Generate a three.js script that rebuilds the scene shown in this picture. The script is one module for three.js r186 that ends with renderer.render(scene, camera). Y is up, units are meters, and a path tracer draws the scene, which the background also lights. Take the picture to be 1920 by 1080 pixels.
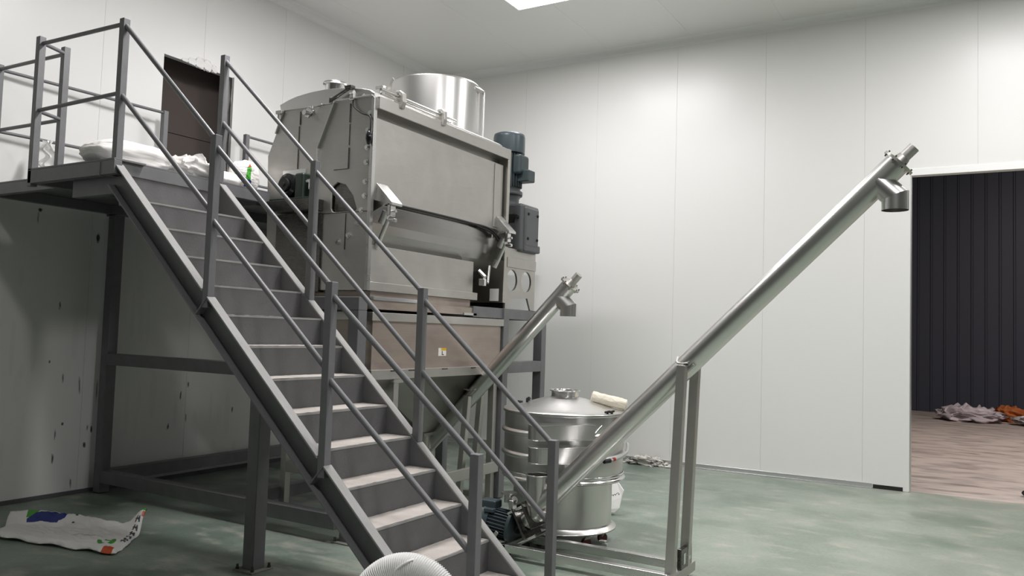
import * as THREE from 'three';
import { RoundedBoxGeometry } from 'three/addons/geometries/RoundedBoxGeometry.js';
import { mergeGeometries, mergeVertices } from 'three/addons/utils/BufferGeometryUtils.js';
import { RectAreaLightUniformsLib } from 'three/addons/lights/RectAreaLightUniformsLib.js';
import { createNoise2D, createNoise3D } from 'simplex-noise';

/* ---------- camera, light, exposure ---------- */
const scene = new THREE.Scene();
scene.background = new THREE.Color(0x000000);
const camera = new THREE.PerspectiveCamera(39.3, 1920 / 1080, 0.05, 80);
camera.position.set(0, 1.6, 0);
camera.quaternion.setFromRotationMatrix(new THREE.Matrix4().makeBasis(
  new THREE.Vector3(0.86237, 0.03204, -0.50526), new THREE.Vector3(0.00017, 0.99798, 0.06358), new THREE.Vector3(0.50627, -0.05492, 0.86062)));
camera.updateMatrixWorld(true);
const renderer = new THREE.WebGLRenderer({ antialias: true });
renderer.toneMapping = THREE.LinearToneMapping;
renderer.toneMappingExposure = 1.47;
renderer.shadowMap.enabled = true;
renderer.outputColorSpace = THREE.SRGBColorSpace;
RectAreaLightUniformsLib.init();
const LAMP = 56, LAMP_COLOR = 0xfffcfd;                 // ceiling panels, luminance
const CEIL_Y = 5.45;
// x, z, size x, size z, luminance factor
const LAMPS = [[-4.1, -7.86, 1.3, 0.34, 0.72], [-4.1, -4.6, 1.3, 0.34, 1.25], [0.45, -7.86, 1.3, 0.34, 0.7], [0.45, -4.6, 1.3, 0.34, 0.9], [0.45, -1.45, 1.3, 0.34, 0.95], [4.6, -7.86, 1.3, 0.34, 0.5]];  // middle-row panel on the right is added, unseen, to balance the wall light

/* ---------- helpers ---------- */
let seed = 7;
const rnd = () => { seed = (seed * 1664525 + 1013904223) >>> 0; return seed / 4294967296; };
const n2 = createNoise2D(rnd), n3 = createNoise3D(rnd);
const V = (x, y, z) => new THREE.Vector3(x, y, z);
const used = {};
function numbered(name) { const k = used[name] = (used[name] ?? -1) + 1; return k ? `${name}_${String(k).padStart(3, '0')}` : name; }
function tag(o, label, category, group) { o.userData.label = label; o.userData.category = category; if (group) o.userData.group = group; return o; }
function thing(name, label, category, group) { const o = new THREE.Group(); o.name = numbered(name); scene.add(o); return tag(o, label, category, group); }
function clean(g) {
  g = g.index ? g.toNonIndexed() : g;
  for (const k of Object.keys(g.attributes)) if (!['position', 'normal', 'uv'].includes(k)) g.deleteAttribute(k);
  if (!g.attributes.normal) g.computeVertexNormals();
  if (!g.attributes.uv) g.setAttribute('uv', new THREE.BufferAttribute(new Float32Array(g.attributes.position.count * 2), 2));
  g.morphAttributes = {}; return g;
}
function join(list) { list = [].concat(list).map(clean); return list.length > 1 ? mergeGeometries(list) : list[0]; }
function part(name, geo, mat, parent = scene, label) {
  const m = new THREE.Mesh(join(geo), mat); m.name = parent === scene ? numbered(name) : name;
  if (parent !== scene) { const c = parent.children.filter((o) => o.name.replace(/_\d{3}$/, '') === name).length; if (c) m.name = `${name}_${String(c).padStart(3, '0')}`; }
  parent.add(m); if (label) m.userData.label = label; return m;
}
function group(name, parent, label) { const g = new THREE.Group(); const c = parent.children.filter((o) => o.name.replace(/_\d{3}$/, '') === name).length; g.name = c ? `${name}_${String(c).padStart(3, '0')}` : name; parent.add(g); if (label) g.userData.label = label; return g; }
function structure(name, geo, mat) { const m = new THREE.Mesh(join(geo), mat); m.name = name; m.userData.kind = 'structure'; scene.add(m); return m; }
function structGroup(name) { const g = new THREE.Group(); g.name = name; g.userData.kind = 'structure'; scene.add(g); return g; }
// world-metre box mapping for uv
function boxUV(g) {
  g = g.index ? g.toNonIndexed() : g; const p = g.attributes.position, n = g.attributes.normal, u = new Float32Array(p.count * 2);
  for (let i = 0; i < p.count; i++) {
    const ax = Math.abs(n.getX(i)), ay = Math.abs(n.getY(i)), az = Math.abs(n.getZ(i)); let a, b;
    if (ay >= ax && ay >= az) { a = p.getX(i); b = p.getZ(i); } else if (ax >= az) { a = p.getZ(i); b = p.getY(i); } else { a = p.getX(i); b = p.getY(i); }
    u[2 * i] = a; u[2 * i + 1] = b;
  }
  g.setAttribute('uv', new THREE.BufferAttribute(u, 2)); return g;
}
function box(x0, x1, y0, y1, z0, z1, r = 0.004) {
  const w = Math.abs(x1 - x0), h = Math.abs(y1 - y0), d = Math.abs(z1 - z0); r = Math.min(r, w / 2.2, h / 2.2, d / 2.2);
  const g = r > 0.0008 ? new RoundedBoxGeometry(w, h, d, 1, r) : new THREE.BoxGeometry(w, h, d);
  g.translate((x0 + x1) / 2, (y0 + y1) / 2, (z0 + z1) / 2); return boxUV(g);
}
function rod(a, b, r, seg = 14, r2 = r, open = false) {
  const d = b.clone().sub(a), g = new THREE.CylinderGeometry(r2, r, d.length(), seg, 1, open);
  g.applyQuaternion(new THREE.Quaternion().setFromUnitVectors(V(0, 1, 0), d.clone().normalize()));
  const c = a.clone().add(b).multiplyScalar(0.5); g.translate(c.x, c.y, c.z); return g;
}
function bar(a, b, w, h, up = V(0, 1, 0), bev = 0.004) {   // beam a->b, w across, h along 'up'
  const d = b.clone().sub(a), L = d.length(); d.normalize();
  const s = d.clone().cross(up).normalize(), u = s.clone().cross(d).normalize();
  const g = new RoundedBoxGeometry(w, h, L, 1, Math.min(bev, w / 2.2, h / 2.2));
  g.applyMatrix4(new THREE.Matrix4().makeBasis(s, u, d.clone().negate()));
  const c = a.clone().add(b).multiplyScalar(0.5); g.translate(c.x, c.y, c.z); return boxUV(g);
}
function lathe(pts, seg = 64, c = V(0, 0, 0)) { const g = new THREE.LatheGeometry(pts.map((p) => new THREE.Vector2(p[0], p[1])), seg); g.translate(c.x, c.y, c.z); return g; }
// polygon in XY (list of [x,y]) extruded from z0 to z1
function prism(pts, z0, z1, bev = 0, holes = []) {
  const s = new THREE.Shape(pts.map((p) => new THREE.Vector2(p[0], p[1])));
  for (const h of holes) s.holes.push(new THREE.Path(h.map((p) => new THREE.Vector2(p[0], p[1]))));
  const lo = Math.min(z0, z1), d = Math.abs(z1 - z0);
  const g = new THREE.ExtrudeGeometry(s, { depth: d - 2 * bev, bevelEnabled: bev > 0, bevelThickness: bev, bevelSize: bev, bevelOffset: -bev, bevelSegments: 1, curveSegments: 24 });
  g.translate(0, 0, lo + bev); return boxUV(g);
}
// polygon given as [z,y] extruded from x0 to x1
function prismX(pts, x0, x1, bev = 0, holes = []) {
  const f = (p) => [-p[0], p[1]];
  const g = prism(pts.map(f), Math.min(x0, x1), Math.max(x0, x1), bev, holes.map((h) => h.map(f)));
  g.rotateY(Math.PI / 2); return boxUV(g);   // (x,y,z) -> (z,y,-x)
}
function circle(cx, cy, r, n = 28) { return Array.from({ length: n }, (_, i) => [cx + r * Math.cos(i / n * 2 * Math.PI), cy + r * Math.sin(i / n * 2 * Math.PI)]); }
// round pipe along a polyline with mitred corners, with wall thickness
function pipe(pts, r, seg = 32, wall = 0.003) {
  const P = [], N = [], I = [], dirs = [];
  for (let i = 0; i < pts.length - 1; i++) dirs.push(pts[i + 1].clone().sub(pts[i]).normalize());
  const side = V(0, 0, 1), gs = [];
  for (const [rad, flip] of [[r, false], [r - wall, true]]) for (let i = 0; i < pts.length - 1; i++) {
    const d = dirs[i], u = side.clone().cross(d).normalize(), pos = [], nor = [];
    for (const end of [0, 1]) {
      const k = i + end, pl = k === 0 ? dirs[0] : k === pts.length - 1 ? dirs[k - 1] : dirs[k - 1].clone().add(dirs[k]).normalize();
      for (let j = 0; j <= seg; j++) {
        const a = j / seg * 2 * Math.PI, n = u.clone().multiplyScalar(Math.cos(a)).add(side.clone().multiplyScalar(Math.sin(a)));
        const p = n.clone().multiplyScalar(rad), t = -p.dot(pl) / d.dot(pl); p.add(d.clone().multiplyScalar(t)).add(pts[k]);
        pos.push(p.x, p.y, p.z); const s = flip ? -1 : 1; nor.push(n.x * s, n.y * s, n.z * s);
      }
    }
    const idx = []; for (let j = 0; j < seg; j++) { const a = j, b = j + 1, c = seg + 1 + j, e = c + 1; flip ? idx.push(a, c, b, b, c, e) : idx.push(a, b, c, b, e, c); }
    const g = new THREE.BufferGeometry(); g.setAttribute('position', new THREE.Float32BufferAttribute(pos, 3)); g.setAttribute('normal', new THREE.Float32BufferAttribute(nor, 3)); g.setIndex(idx); gs.push(clean(g));
  }
  return mergeGeometries(gs);
}
function curveTube(pts, r, n = 40, seg = 10, closed = false) { return new THREE.TubeGeometry(new THREE.CatmullRomCurve3(pts, closed), n, r, seg, closed); }
function bolt(p, dir, r = 0.012, h = 0.012) { const a = rod(p, p.clone().add(dir.clone().multiplyScalar(h * 0.4)), r * 1.35, 12), b = rod(p, p.clone().add(dir.clone().multiplyScalar(h)), r, 6); return [a, b]; }
// soft sack: superellipsoid with creases
function sack(w, h, d, { e = 0.55, amp = 0.02, freq = 5, off = 0, sag = 0, seg = 40 } = {}) {
  let g = new THREE.SphereGeometry(1, seg, Math.round(seg * 0.6)); const p = g.attributes.position;
  const f = (v, k) => Math.sign(v) * Math.pow(Math.abs(v), k);
  for (let i = 0; i < p.count; i++) {
    let x = f(p.getX(i), e), y = f(p.getY(i), 0.8), z = f(p.getZ(i), e);
    const k = 1 + amp * (n3(x * freq * 0.4 + off, y * freq * 0.4, z * freq * 0.4) * 2.4 + n3(x * freq + off, y * freq, z * freq * 2 + 3) + 0.5 * n3(x * freq * 2.3, y * freq * 2.3 + off, z * freq * 2.3));
    const ends = 1 - 0.45 * Math.pow(Math.abs(x), 5);
    y = y * ends * k + sag * n2(x * 1.3 + off, z * 1.3); x *= 1 + amp * n3(x * 3, y * 3 + off, z * 3); z *= k;
    p.setXYZ(i, x * w / 2, Math.max(-h / 2, y * h / 2), z * d / 2);
  }
  g.computeVertexNormals(); return g;
}

/* ---------- textures ---------- */
function dataTex(w, h, fn, srgb = true, repeat) {
  const d = new Uint8Array(w * h * 4);
  for (let j = 0; j < h; j++) for (let i = 0; i < w; i++) { const c = fn(i / w, j / h, i, j), o = (j * w + i) * 4; d[o] = c[0]; d[o + 1] = c[1]; d[o + 2] = c[2]; d[o + 3] = 255; }
  const t = new THREE.DataTexture(d, w, h, THREE.RGBAFormat); t.magFilter = THREE.LinearFilter; t.minFilter = THREE.LinearMipmapLinearFilter; t.generateMipmaps = true;
  t.wrapS = t.wrapT = THREE.RepeatWrapping; if (srgb) t.colorSpace = THREE.SRGBColorSpace; if (repeat) t.repeat.set(...repeat); t.needsUpdate = true; return t;
}
const fbm = (x, y, o = 4) => { let s = 0, a = 0.5; for (let k = 0; k < o; k++) { s += a * n2(x, y); x = x * 2.03 + 7.1; y = y * 2.03 - 3.7; a *= 0.5; } return s; };
const clamp = (v, a = 0, b = 1) => Math.min(b, Math.max(a, v));
const mix = (a, b, t) => a.map((v, i) => v + (b[i] - v) * t);
const smooth = (a, b, v) => { const t = clamp((v - a) / (b - a)); return t * t * (3 - 2 * t); };
function canvasTex(w, h, draw) { const c = document.createElement('canvas'); c.width = w; c.height = h; const g = c.getContext('2d'); draw(g, w, h); const t = new THREE.CanvasTexture(c); t.colorSpace = THREE.SRGBColorSpace; t.anisotropy = 8; return t; }
const tile = (f) => (u, v) => { const s = (x) => x * x * (3 - 2 * x), a = s(u), b = s(v), m = (p, q, t) => p.map((k, i) => k + (q[i] - k) * t); return m(m(f(u, v), f(u - 1, v), a), m(f(u, v - 1), f(u - 1, v - 1), a), b); };
// brushed steel: long faint scratches plus blotches, one tile = 1 m
const steelRough = dataTex(512, 512, tile((u, v) => { const b = 128 + 16 * fbm(u * 5 + 3, v * 5, 3) + 14 * n2(u * 3, v * 160) + 8 * n2(u * 40, v * 260); const c = clamp(b, 40, 220); return [c, c, c]; }), false);
const steelTint = dataTex(512, 512, tile((u, v) => { const b = 240 + 10 * fbm(u * 3, v * 3 + 9, 3) + 4 * n2(u * 3, v * 200); const c = clamp(b, 180, 255); return [c, c * 0.995, c * 0.98]; }));
const stainTint = dataTex(512, 512, tile((u, v) => { const b = fbm(u * 1.6 + 20, v * 4, 3), c = fbm(u * 1.3 + 40, v * 6 + 5, 4), d = n2(u * 2, v * 60); return mix(mix([226, 218, 215], [208, 199, 197], smooth(-0.3, 0.5, b)), [224, 220, 208], smooth(0.0, 0.5, c)).map((q) => q + 4 * d); }));
const paintTint = dataTex(256, 256, tile((u, v) => { const c = clamp(236 + 14 * fbm(u * 6, v * 6, 4) + 5 * n2(u * 60, v * 60), 180, 255); return [c, c, c]; }));
const fineBump = dataTex(256, 256, (u, v) => { const c = clamp(128 + 60 * n2(u * 50, v * 50) + 50 * n2(u * 110, v * 110), 0, 255); return [c, c, c]; }, false);
const crease = dataTex(512, 512, (u, v) => { const c = clamp(128 + 110 * (Math.abs(fbm(u * 5, v * 5, 4)) * 2 - 0.5), 0, 255); return [c, c, c]; }, false);

/* ---------- materials ---------- */
const std = (o) => new THREE.MeshStandardMaterial(o);
const M = {
  wall: std({ color: 0xe9e9e6, roughness: 0.34, bumpMap: fineBump, bumpScale: 0.0003 }),
  wallFar: std({ color: 0x666866, roughness: 0.5 }),
  joint: std({ color: 0xd8d8d5, roughness: 0.8 }),
  ceiling: new THREE.MeshPhysicalMaterial({ color: 0xf1f1ee, roughness: 0.3, clearcoat: 0.7, clearcoatRoughness: 0.25 }),
  trim: std({ color: 0xf4f4f2, roughness: 0.3 }),
  aluminium: std({ color: 0xd8d9da, metalness: 1, roughness: 0.32 }),
  gray: std({ color: 0x7d7e80, roughness: 0.45, metalness: 0.1, map: paintTint }),
  grayDusty: std({ color: 0xa6a5a3, roughness: 0.7, map: paintTint }),
  grayTread: std({ color: 0x6d6d6e, roughness: 0.6, metalness: 0.1, map: paintTint, bumpMap: fineBump, bumpScale: 0.001 }),
  dust: std({ color: 0xc6bfb8, roughness: 0.95, map: paintTint, bumpMap: fineBump, bumpScale: 0.002 }),
  steel: std({ color: 0xc9c7c3, metalness: 1, roughness: 0.7, roughnessMap: steelRough, map: steelTint }),
  steelShiny: std({ color: 0xd4d3d1, metalness: 1, roughness: 0.6, roughnessMap: steelRough }),
  steelMatte: std({ color: 0xcdccca, metalness: 1, roughness: 0.92, roughnessMap: steelRough, map: steelTint }),
  belly: std({ color: 0xaeadab, metalness: 1, roughness: 0.5, roughnessMap: steelRough }),
  steelSatin: std({ color: 0xd4d3d1, metalness: 1, roughness: 0.3 }),
  steelDark: std({ color: 0x6c6b69, metalness: 1, roughness: 0.55, roughnessMap: steelRough, map: steelTint }),
  stained: std({ color: 0xc6beb7, metalness: 0.55, roughness: 0.8, roughnessMap: steelRough, map: stainTint }),
  chrome: std({ color: 0xe4e4e2, metalness: 1, roughness: 0.2 }),
  black: std({ color: 0x1c1c1d, roughness: 0.5 }),
  blackGloss: std({ color: 0x171919, roughness: 0.18 }),
  rubber: std({ color: 0x232323, roughness: 0.8 }),
  motorBlue: std({ color: 0x4a555b, roughness: 0.35, metalness: 0.1 }),
  motorGreen: std({ color: 0x3c474a, roughness: 0.4, metalness: 0.1 }),
  gearGray: std({ color: 0x5f6264, roughness: 0.45, metalness: 0.15 }),
  darkGreen: std({ color: 0x27352c, roughness: 0.4 }),
  red: std({ color: 0xa8261f, roughness: 0.5 }),
  darkRed: std({ color: 0x5c1f1c, roughness: 0.5 }),
  whitePlastic: std({ color: 0xf0efec, roughness: 0.5 }),
  sackWhite: std({ color: 0xfbf8f4, roughness: 0.6, bumpMap: crease, bumpScale: 0.003 }),
  cream: std({ color: 0xe9e1cf, roughness: 0.4, bumpMap: crease, bumpScale: 0.004 }),
  paper: std({ color: 0xf1efec, roughness: 0.7, side: THREE.DoubleSide }),
  film: new THREE.MeshPhysicalMaterial({ color: 0xf2f2f0, roughness: 0.25, transmission: 0.45, thickness: 0, side: THREE.DoubleSide }),
  hose: new THREE.MeshPhysicalMaterial({ color: 0xf0f0ee, roughness: 0.45, transmission: 0.2, thickness: 0, side: THREE.DoubleSide }),
  darkWall: std({ color: 0x3f4350, roughness: 0.5 }),
  brownDark: std({ color: 0x4b4340, roughness: 0.85 }),
  rubble: std({ color: 0xd9d6cf, roughness: 0.95 }),
  orange: std({ color: 0xc2703c, roughness: 0.7, side: THREE.DoubleSide }),
};
for (const k of ['paintTint', 'steelTint', 'stainTint', 'steelRough', 'fineBump']) { /* tiles are 1 m */ }
const glow = (c, i) => std({ color: 0xffffff, emissive: c, emissiveIntensity: i, roughness: 0.5 });

/* ---------- floor ---------- */
const FX0 = -7.3, FX1 = 6.3, FZ0 = -9.98, FZ1 = 3.3;
{
  const N = 1400;
  const tex = dataTex(N, N, (u, v) => {
    const x = FX0 + u * (FX1 - FX0), z = FZ1 + v * (FZ0 - FZ1);
    const a = fbm(x * 0.7 + 4, z * 0.7, 5), b = fbm(x * 2.1, z * 3.1 + 8, 5), s = fbm(x * 1.1 + 30 + 0.4 * n2(x, z), z * 4.5, 4), f = n2(x * 25, z * 25);
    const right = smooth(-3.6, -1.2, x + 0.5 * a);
    let c = mix(mix([130, 142, 131], [104, 118, 107], smooth(-0.15, 0.4, a)), mix([141, 152, 141], [120, 135, 122], smooth(-0.25, 0.4, a)), right);  // left side painted darker, right lighter, standing in for shade by the platform
    let dustAndLight = smooth(0.0, 0.7, b * 0.7 + s * 0.4) * (0.75 - 0.25 * right);
    dustAndLight = Math.max(dustAndLight, 0.7 * smooth(0.9, 0.15, Math.hypot((x + 3.0) / 1.9, (z + 3.6) / 1.2) + 0.6 * s));            // worn ground by the foot of the stairs
    dustAndLight = Math.max(dustAndLight, 0.85 * smooth(0.5, 0.05, Math.hypot((x - 0.1) / 1.6, (z + 9.95) / 0.45) + 0.35 * b));       // earth carried in at the doorway
    dustAndLight = clamp(dustAndLight + 0.14 * right);  // even pale lift on the right, brighter floor put into the colour
    dustAndLight = Math.max(dustAndLight, 0.5 * smooth(0.35, 0.0, (z + 9.9) + 0.25 * b));
    c = mix(c, [176, 172, 161], clamp(dustAndLight));
    return c.map((q) => clamp(q + 5 * f, 0, 255));
  });
  tex.wrapS = tex.wrapT = THREE.ClampToEdgeWrapping;
  const rough = dataTex(512, 512, (u, v) => { const c = clamp(150 + 70 * fbm(u * 14, v * 14, 4), 70, 240); return [c, c, c]; }, false);
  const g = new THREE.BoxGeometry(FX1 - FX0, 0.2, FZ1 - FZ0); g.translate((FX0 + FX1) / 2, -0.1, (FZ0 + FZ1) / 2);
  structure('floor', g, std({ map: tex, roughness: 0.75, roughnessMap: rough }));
}

/* ---------- walls ---------- */
const ZB = -9.885, XL = -7.184, DOORX = -0.715, DOORT = 3.51, DOORR = 3.3;
{
  const wb = structGroup('wall_back');
  part('backing', prism([[-7.4, 0], [DOORX - 0.01, 0], [DOORX - 0.01, DOORT + 0.01], [DOORR, DOORT + 0.01], [DOORR, 0], [6.4, 0], [6.4, 5.75], [-7.4, 5.75]], ZB - 0.1, ZB - 0.003), M.joint, wb);
  const seams = []; for (let k = -7; k <= 6; k++) seams.push(-0.07 + 1.121 * k);
  const xs = [XL - 0.05, ...seams.filter((s) => s > XL + 0.3 && s < 6.1), 6.3], gp = 0.0012;
  for (let i = 0; i < xs.length - 1; i++) {
    const a = xs[i] + gp, b = xs[i + 1] - gp, t = 5.7; let pts;
    if (b <= DOORX || a >= DOORR) pts = [[a, 0.004], [b, 0.004], [b, t], [a, t]];
    else if (a < DOORX) pts = [[a, 0.004], [DOORX, 0.004], [DOORX, DOORT], [b, DOORT], [b, t], [a, t]];
    else if (b > DOORR) pts = [[a, DOORT], [DOORR, DOORT], [DOORR, 0.004], [b, 0.004], [b, t], [a, t]];
    else pts = [[a, DOORT], [b, DOORT], [b, t], [a, t]];
    part('wall_panel', prism(pts, ZB - 0.003, ZB, 0.0005), M.wall, wb);
  }
  // left wall with the torn opening above the platform
  const wl = structGroup('wall_left'), D0 = -5.965, D1 = -5.11, DB = 2.6, DT = 4.31;
  part('backing', prismX([[-10, 0], [3.4, 0], [3.4, 5.75], [-10, 5.75]], XL - 0.1, XL - 0.003, 0, [[[D0 - 0.012, DB], [D1 + 0.012, DB], [D1 + 0.012, DT + 0.01], [D0 - 0.012, DT + 0.01]]]), M.joint, wl);
  const W = 1600, H = 880, LZ0 = -9.985, LZ1 = 3.3;
  const marks = [[0.44, -4.51, 0.025, 0.06], [0.35, -4.22, 0.012, 0.085], [0.58, -4.57, 0.014, 0.06], [0.59, -4.53, 0.008, 0.05], [0.65, -4.29, 0.016, 0.03], [0.09, -4.4, 0.008, 0.08], [0.56, -4.23, 0.007, 0.08],
    [2.54, -3.97, 0.035, 0.03], [2.46, -3.96, 0.006, 0.1], [2.34, -4.52, 0.028, 0.1], [1.71, -4.2, 0.012, 0.05], [1.53, -3.69, 0.02, 0.05], [1.21, -4.14, 0.012, 0.03], [0.86, -5.52, 0.016, 0.11], [0.95, -5.61, 0.014, 0.06], [0.65, -6.2, 0.02, 0.05], [0.53, -5.39, 0.02, 0.05], [0.6, -5.6, 0.008, 0.1], [1.05, -4.27, 0.008, 0.08], [0.95, -4.43, 0.008, 0.16], [1.0, -3.7, 0.02, 0.02], [0.9, -4.6, 0.007, 0.2]];
  const dirty = canvasTex(2048, 1024, (g, w, h) => {
    g.fillStyle = '#ffffff'; g.fillRect(0, 0, w, h);
    const px = (z) => (z - LZ0) / (LZ1 - LZ0) * w, py = (y) => h - y / 5.75 * h, sx = w / (LZ1 - LZ0), sy = h / 5.75;
    for (let i = 0; i < 260; i++) { const z = LZ0 + rnd() * (LZ1 - LZ0), y = rnd() * 2.2, q = 0.01 + rnd() * 0.025; g.fillStyle = `rgba(70,70,62,${q})`; g.beginPath(); g.ellipse(px(z), py(y), 2 + rnd() * 5, 6 + rnd() * 40, 0, 0, 7); g.fill(); }
    for (const [y, z, a, b] of marks) for (let k = 0; k < 3; k++) { g.fillStyle = `rgba(22,20,17,${0.6 - 0.18 * k})`; g.beginPath(); g.ellipse(px(z + (rnd() - 0.5) * a * 0.5), py(y - (rnd() - 0.5) * b * 0.6), a * sx * (0.3 + rnd() * 0.25), b * sy * (0.3 + rnd() * 0.2), (rnd() - 0.5) * 0.2, 0, 7); g.fill(); }
  });
  const leftMat = std({ map: dirty, color: 0xe9e9e6, roughness: 0.36 });
  const zs = [-9.985]; for (let k = -4; k <= 6; k++) zs.push(-4.46 + 1.125 * k); zs.push(3.3);
  for (let i = 0; i < zs.length - 1; i++) {
    const a = zs[i] + gp, b = zs[i + 1] - gp, t = 5.7; let pts;
    if (b <= D0 || a >= D1) pts = [[a, 0.03], [b, 0.03], [b, t], [a, t]];
    else if (a < D0) pts = [[a, 0.03], [b, 0.03], [b, DB], [D0, DB], [D0, DT], [b, DT], [b, t], [a, t]];
    else pts = [[a, 0.03], [b, 0.03], [b, t], [a, t], [a, DT], [D1, DT], [D1, DB], [a, DB]];
    const g = prismX(pts, XL - 0.003, XL, 0.0005), p = g.attributes.position, u = g.attributes.uv;
    for (let q = 0; q < p.count; q++) u.setXY(q, (p.getZ(q) - LZ0) / (LZ1 - LZ0), p.getY(q) / 5.75);
    part('wall_panel', g, leftMat, wl);
  }
  part('floor_angle', box(XL - 0.002, XL + 0.02, 0, 0.035, -9.88, 3.2, 0.002), std({ color: 0x57585a, roughness: 0.6 }), wl);
  // torn foam edge and jamb strip of the opening, dark room behind
  const d2 = structGroup('door_2');
  for (const [z0, z1, hgt, dep] of [[-5.40, -5.31, 0.025, 0.02], [-5.5, -5.38, 0.045, 0.03], [-5.6, -5.47, 0.07, 0.035], [-5.69, -5.57, 0.075, 0.04], [-5.76, -5.68, 0.05, 0.03], [-5.86, -5.8, 0.02, 0.02]]) {
    const g = sack(z1 - z0, hgt * 1.5, dep * 0.8, { amp: 0.2, freq: 9, off: z0, seg: 18 }); g.rotateY(Math.PI / 2); g.translate(XL + 0.002, DT + hgt * 0.35, (z0 + z1) / 2); part('torn_foam', g, M.whitePlastic, d2);
  }
  const wob = []; for (let i = 0; i <= 14; i++) wob.push([D0 + 0.008 * n2(i * 2.1, 3), 2.66 + i / 14 * (DT - 2.66)]);
  part('jamb_strip', prismX([...wob, [D0 - 0.026, DT + 0.01], [D0 - 0.026, 2.66]], XL - 0.02, XL + 0.004), std({ color: 0x6d6c6a, roughness: 0.5, metalness: 0.4 }), d2);
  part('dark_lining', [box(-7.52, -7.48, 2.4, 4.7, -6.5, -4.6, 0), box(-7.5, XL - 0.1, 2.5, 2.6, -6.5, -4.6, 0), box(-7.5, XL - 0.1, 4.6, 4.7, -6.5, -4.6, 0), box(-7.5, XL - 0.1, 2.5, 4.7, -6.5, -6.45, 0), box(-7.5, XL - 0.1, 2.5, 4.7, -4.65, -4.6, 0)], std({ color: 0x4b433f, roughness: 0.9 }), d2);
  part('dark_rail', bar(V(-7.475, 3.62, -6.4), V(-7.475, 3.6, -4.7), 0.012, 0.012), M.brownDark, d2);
  // the two walls behind the camera
  structure('wall_right', box(6.2, 6.35, 0, 5.7, -9.9, 3.4, 0), M.wallFar);
  structure('wall_front', box(-7.3, 6.3, 0, 5.7, 3.2, 3.35, 0), M.wallFar);
  // ceiling of long panels
  const ce = structGroup('ceiling');
  part('backing', box(-7.4, 6.4, CEIL_Y + 0.003, CEIL_Y + 0.2, -10, 3.4, 0), M.joint, ce);
  for (let k = -5; k <= 7; k++) { const a = Math.max(-7.3, -2.095 + 1.14 * k), b = Math.min(6.3, -2.095 + 1.14 * (k + 1)); if (b > a) part('ceiling_panel', box(a + 0.0012, b - 0.0012, CEIL_Y, CEIL_Y + 0.003, -9.95, 3.3, 0.0005), M.ceiling, ce); }
  // trims: cove along the top, angle along the bottom, door head and jamb
  const arc = Array.from({ length: 7 }, (_, i) => i / 6 * Math.PI / 2);
  structure('trim_1', prismX([[ZB - 0.01, CEIL_Y + 0.01], [ZB - 0.01, CEIL_Y - 0.085], ...arc.map((t) => [ZB + 0.085 - 0.085 * Math.cos(t), CEIL_Y - 0.085 + 0.085 * Math.sin(t)]), [ZB + 0.085, CEIL_Y + 0.01]], XL, 6.2), M.trim);
  structure('trim_2', prism([[XL - 0.01, CEIL_Y + 0.01], [XL - 0.01, CEIL_Y - 0.085], ...arc.map((t) => [XL + 0.085 - 0.085 * Math.cos(t), CEIL_Y - 0.085 + 0.085 * Math.sin(t)]), [XL + 0.085, CEIL_Y + 0.01]], -9.85, 3.2), M.trim);
  structure('trim_3', [box(DOORX, DOORR, DOORT - 0.03, DOORT + 0.045, ZB, ZB + 0.012, 0.003), box(DOORX, DOORR, DOORT - 0.03, DOORT - 0.02, ZB - 0.1, ZB, 0)], M.trim);
  structure('trim_4', [box(DOORX - 0.002, DOORX + 0.01, 0, DOORT - 0.03, ZB - 0.1, ZB + 0.004, 0.001)], M.aluminium);
  structure('baseboard_back', [box(XL, -1.085, 0, 0.055, ZB, ZB + 0.012, 0.003), box(XL, -1.085, 0, 0.012, ZB + 0.01, ZB + 0.05, 0.002)], M.aluminium);
  structure('baseboard_gap', box(-1.08, -0.78, 0, 0.045, ZB - 0.01, ZB + 0.002, 0.002), M.black);
}

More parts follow.
